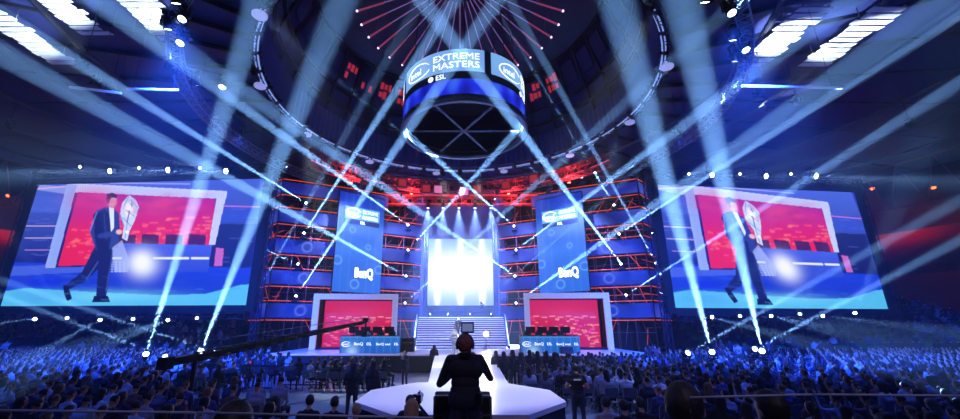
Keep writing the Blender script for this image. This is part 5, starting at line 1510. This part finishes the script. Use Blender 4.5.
# lamps on the curved trusses
FR = [(176, 3, 'c'), (182, 19, 'c'), (168, 29, 'c'), (180, 43, 'c'), (197, 85, 'c'), (222, 87, 'c'), (705, 2, 'b'), (732, 13, 'b'), (733, 40, 'b'), (746, 50, 'b'), (735, 61, 'b')]
cs = {'c': 0, 'b': 0}
for tx, ty, sd in FR:
    n = cs[sd]; cs[sd] += 1
    # on the ring of radius 14.8
    Yd = 13.5
    for k in range(400):
        Yd = 5 + k * .06; q = P(tx, ty, Yd)
        if q.z < 13.9 + 0: continue
        break
    r, p0, d = moving_head(q, q + V3((0, -.4 if n % 2 else .5, -1)), '%s lamp along the curved truss on the %s side, counted from the top edge' % (words[n], 'crane' if sd == 'c' else 'balcony'), True, 1.15, M['lamp'], to=ringpt(q.x, q.y, 14.8, 14.6))
    if n in (1, 3): spot('lamp_beam', p0, p0 + V3((-8 if sd == 'c' else 8, 14, -12)), 75000, 80, (.02, .1, 1), .9, .3, 'QUAD', r)
# uplights for the roof panels
for (x, y, z, tx, ty, tz, pw, an, lab) in ((-17.4, 16.5, 14.2, -22.7, 17.2, 17.3, 9000, 38, 'crane side, aimed at the panel nearest the frame edge'), (-16.6, 15.0, 14.2, -18.9, 15.2, 17.3, 4500, 48, 'crane side, aimed at the middle slatted panel'), (-13.2, 15.5, 14.3, -15.0, 15.6, 17.3, 5000, 50, 'crane side, aimed at the panel beside the truss'),
                        (14.9, 17.5, 14.2, 16.8, 17.6, 17.3, 8000, 46, 'balcony side, aimed at the panel beside the truss'), (16.4, 18.6, 14.2, 20.4, 17.8, 17.3, 9000, 42, 'balcony side, aimed at the farther panel')):
    tip = V3((x, y, z)); r, p0, d = moving_head(tip, (tx, ty, tz), 'roof floodlight on the ' + lab, False, 1.0)
    spot('lamp_beam', p0, (tx, ty, tz), pw, an, (.8, .92, 1), .7, .15, 'QUAD', r)
    b = MB(); b.cone((0, 0, 0), (0, 0, roofz(x, y) - r.location.z), .015, .015, 5); b.build('hanger', M['dtruss'], r)
# five lamps over the LED wall
for k, px in enumerate((428, 443, 459, 475, 491)):
    tip = P(px, 208, 40.0); r, p0, d = moving_head(tip, tip + V3((0, -1.2, -5)), '%s of five lamps hanging over the LED wall, counted from the crane side' % words[k], True, .9, M['lamp'], to=(tip.x, 40.35, 15.25))
    spot('lamp_beam', p0, p0 + V3((0, -.9, -5)), 300000, 38, (.2, .34, 1), .8, .12, 'QUAD', r)
for k in range(9):
    x = -3.6 + k * .92
# four small crossed lamps at the foot of the LED wall
for k, (px, fx) in enumerate(((430, 448), (448, 430), (470, 492), (491, 470))):
    tip = P(px, 314, 40.6); r, p0, d = moving_head(tip, P(fx, 303, 39.5), '%s of four small crossed lamps under the LED wall, crane side first' % words[k], False, .6)
    b = MB(); b.box((0, .1, -.04), (.3, .6, .08)); b.cone((0, .1, -(r.location.z - 3.3)), (0, .1, 0), .03, .03, 6); b.build('bracket', M['dtruss'], r)
    spot('lamp_beam', p0, p0 + d * 5, 900 * KB, 2.0, (.8, .9, 1), .4, .02, 'LINEAR', r)
# key lights on the stage and runway, hung on the gantry ring
KEY = [((-8.5, 32.6, 14.6), (-11, 38, 9), 14000, 80, (.12, .2, 1), 'the crane-side scaffold tower, added blue fill'), ((8.5, 32.6, 14.6), (11, 38, 9), 14000, 80, (.12, .2, 1), 'the balcony-side scaffold tower, added blue fill'),  # this row and the next: blue fill lamps added to brighten the wings
       ((-3.5, 35.2, 14.6), (-5, 41, 8), 12000, 80, (.14, .22, 1), 'the set between LED wall and crane-side banner, added fill'), ((3.5, 35.2, 14.6), (5, 41, 8), 12000, 80, (.14, .22, 1), 'the set between LED wall and balcony-side banner, added fill'),
       ((-8.0, 13.9, 16.0), (-.3, 19.5, 2.2), 26000, 12, (.85, .9, 1), 'the man on the runway, from the crane side'), ((8.0, 13.9, 16.0), (.1, 19.5, 2.2), 26000, 12, (.85, .9, 1), 'the man on the runway, from the balcony side'),
       ((-8.3, 14.4, 16.0), (-.2, 11.5, 1.1), 14000, 24, (.38, .42, 1), 'the octagonal platform, crane side'), ((8.3, 14.4, 16.0), (.4, 12, 1.1), 22000, 22, (.8, .82, 1), 'the octagonal platform, balcony side'),
       ((-1.6, 34.4, 16.0), (.2, 17, 1.1), 42000, 16, (.92, .94, 1), 'the near part of the runway'), ((1.8, 34.4, 16.0), (.1, 24, 1.1), 42000, 20, (1, .95, .92), 'the far part of the runway'),
       ((-7, 33.4, 14.6), (-6, 28.5, 1.1), 14000, 46, (.6, .5, 1), 'the stage before the crane-side booth'), ((7, 33.4, 14.6), (6, 28.5, 1.1), 14000, 46, (.6, .5, 1), 'the stage before the balcony-side booth'),
       ((0, 34.5, 16.0), (.1, 37, 2.6), 9000, 40, (.7, .7, 1), 'the staircase'),
       ((-11.3, 19, 16.0), (-7.4, 16.4, 0), 16000, 26, (.35, .62, 1), 'the open floor on the crane side'), ((11.3, 19, 16.0), (4.2, 13.3, 0), 13000, 20, (.45, .6, 1), 'the open floor with the man in jeans'),
       ((-11.3, 26.3, 16.0), (-4.3, 20.0, 1), 60000, 20, (.7, .82, 1), 'the seated guests near the crane'),
       ((11.3, 26.3, 16.0), (5.6, 18.5, 1), 26000, 26, (.35, .5, 1), 'the crowd just beside the runway, balcony side')]
for loc, tg, pw, an, colr, lab in KEY:
    r, p0, d = moving_head(loc, tg, 'dark overhead stage lamp aimed at ' + lab, True, .9, M['black'], to=ringpt(loc[0], loc[1], 11.9, 16.6) if loc[2] > 15 else ringpt(loc[0], loc[1], 13.1, 15.1))
    if True: spot('lamp_beam', p0, tg, pw * (1.6 if an == 80 else KEYK), an, colr, .6, .25, 'QUAD', r)
# blue crowd wash
WASH = [((-20, 20, 15.5), (-14, 14, 1)), ((-12, 8, 15), (-9, 12, 1)), ((-30, 24, 15.5), (-26, 22, 1)), ((12, 10, 15), (9, 13, 1)), ((20, 21, 15.5), (14, 17, 1)), ((30, 24, 15.5), (25, 22, 1)), ((-14.5, 24, 15), (-16, 25, 1)), ((14.5, 24, 15), (16, 25, 1))]
for k, (loc, tg) in enumerate(WASH):
    r, p0, d = moving_head(loc, tg, ('blue wash lamp high above the crowd, ' + ('outer crane side', 'near crane side', 'far crane side', 'near balcony side', 'middle balcony side', 'outer balcony side', 'crane side before the screen', 'balcony side before the screen')[k]), True, 1.0, M['black'])
    b = MB(); b.cone((0, 0, 0), (0, 0, roofz(loc[0], loc[1]) - r.location.z), .02, .02, 5); b.build('hanger', M['dtruss'], r)
    spot('lamp_beam', p0, tg, WASHK * (.35, .6, .22, 1.0, .65, .3, .12, .2)[k], 95, (.03, .10, 1), .8, .4, 'QUAD', r)
# dim violet fill lamp added behind the viewer to light the foreground backs
r, p0, d = moving_head((2.5, -4, 10.5), (.2, 7.5, 1), 'dim violet house light high behind the cameraman', True, 1.0, M['black'])
b = MB(); b.cone((0, 0, 0), (0, 0, roofz(2.5, -4) - r.location.z), .02, .02, 5); b.build('hanger', M['dtruss'], r)
spot('lamp_beam', p0, (.2, 7.5, 1), 900, 60, (.62, .45, .8), .8, .2, 'QUAD', r)
# red lights in the gantry
for k, an in enumerate((135, 160, 200, 225)):
    a_ = R(an); p = CEN + V3((13.1 * math.sin(a_), -13.1 * math.cos(a_), 14.6))
    t = root('red_flood', 'red floodlight clipped under the curved red gantry, ' + words[k] + ' from the balcony side', 'lamp', p); tag(t, group='red floodlights under the gantry')
    b = MB(); b.lathe([(0, .1), (.12, .08), (.16, -.08)], 14); b.build('housing', M['black'], t); b = MB(); b.cone((0, 0, .05), (0, 0, .7), .03, .03, 5); b.build('hanging_arm', M['dtruss'], t)
    b = MB(); b.lathe([(0, -.06), (.13, -.065)], 14); b.build('lens', M['redlamp'], t)
    spot('lamp_beam', p + V3((0, -.2, -.2)), CEN + V3((14.5 * math.sin(a_), -14.5 * math.cos(a_), 18.5)), REDK, 150, (1, .2, .24), .8, .3, 'QUAD', t)
for k, x in enumerate((-6, 0, 6)):
    p = V3((x, 38.6, 15.6)); t = root('red_flood', 'red floodlight before the straight red truss over the LED wall, ' + ('crane side', 'middle', 'balcony side')[k], 'lamp', p); tag(t, group='red floodlights before the straight truss')
    b = MB(); b.lathe([(0, .1), (.12, .08), (.16, -.08)], 14, q=Matrix.Rotation(R(90), 3, 'X')); b.build('housing', M['black'], t); b = MB(); b.beam((0, .05, 0), (0, 1.7, 0), .05); b.build('hanging_arm', M['dtruss'], t)
    spot('lamp_beam', p + V3((0, .25, .0)), p + V3((0, 2, 0)), REDK * .4, 160, (1, .2, .26), .8, .3, 'QUAD', t)

w = bpy.data.worlds.new('world'); S.world = w; w.use_nodes = True
w.node_tree.nodes['Background'].inputs['Color'].default_value = (0, 0, 0, 1)
# thin stage haze filling the hall
v_ = w.node_tree.nodes.new('ShaderNodeVolumeScatter'); v_.inputs['Density'].default_value = HAZE; v_.inputs['Anisotropy'].default_value = .3; v_.inputs['Color'].default_value = (.86, .94, 1, 1)
w.node_tree.links.new(v_.outputs[0], w.node_tree.nodes['World Output'].inputs['Volume'])
S.view_settings.view_transform = 'Standard'; S.view_settings.look = 'None'; S.view_settings.gamma = 1; S.view_settings.exposure = EXPO
S.view_settings.use_curve_mapping = False
S.cycles.volume_bounces = 0; S.cycles.max_bounces = 5; S.cycles.diffuse_bounces = 3; S.cycles.glossy_bounces = 3; S.cycles.transmission_bounces = 6
S.cycles.sample_clamp_indirect = 4; S.cycles.sample_clamp_direct = 0
S.cycles.use_adaptive_sampling = False; S.cycles.use_denoising = True; S.cycles.denoiser = 'OPENIMAGEDENOISE'
for m in bpy.data.materials:
    if m.name == 'led_picture' or m.name.startswith(('orange', 'rose', 'pale_pipe', 'rod', 'tube', 'lettering', 'stair', 'booth_frame', 'lamp', 'flood', 'white', 'red_w', 'pink', 'phone', 'red_step', 'warm', 'red_lamp')): m.cycles.emission_sampling = 'NONE'
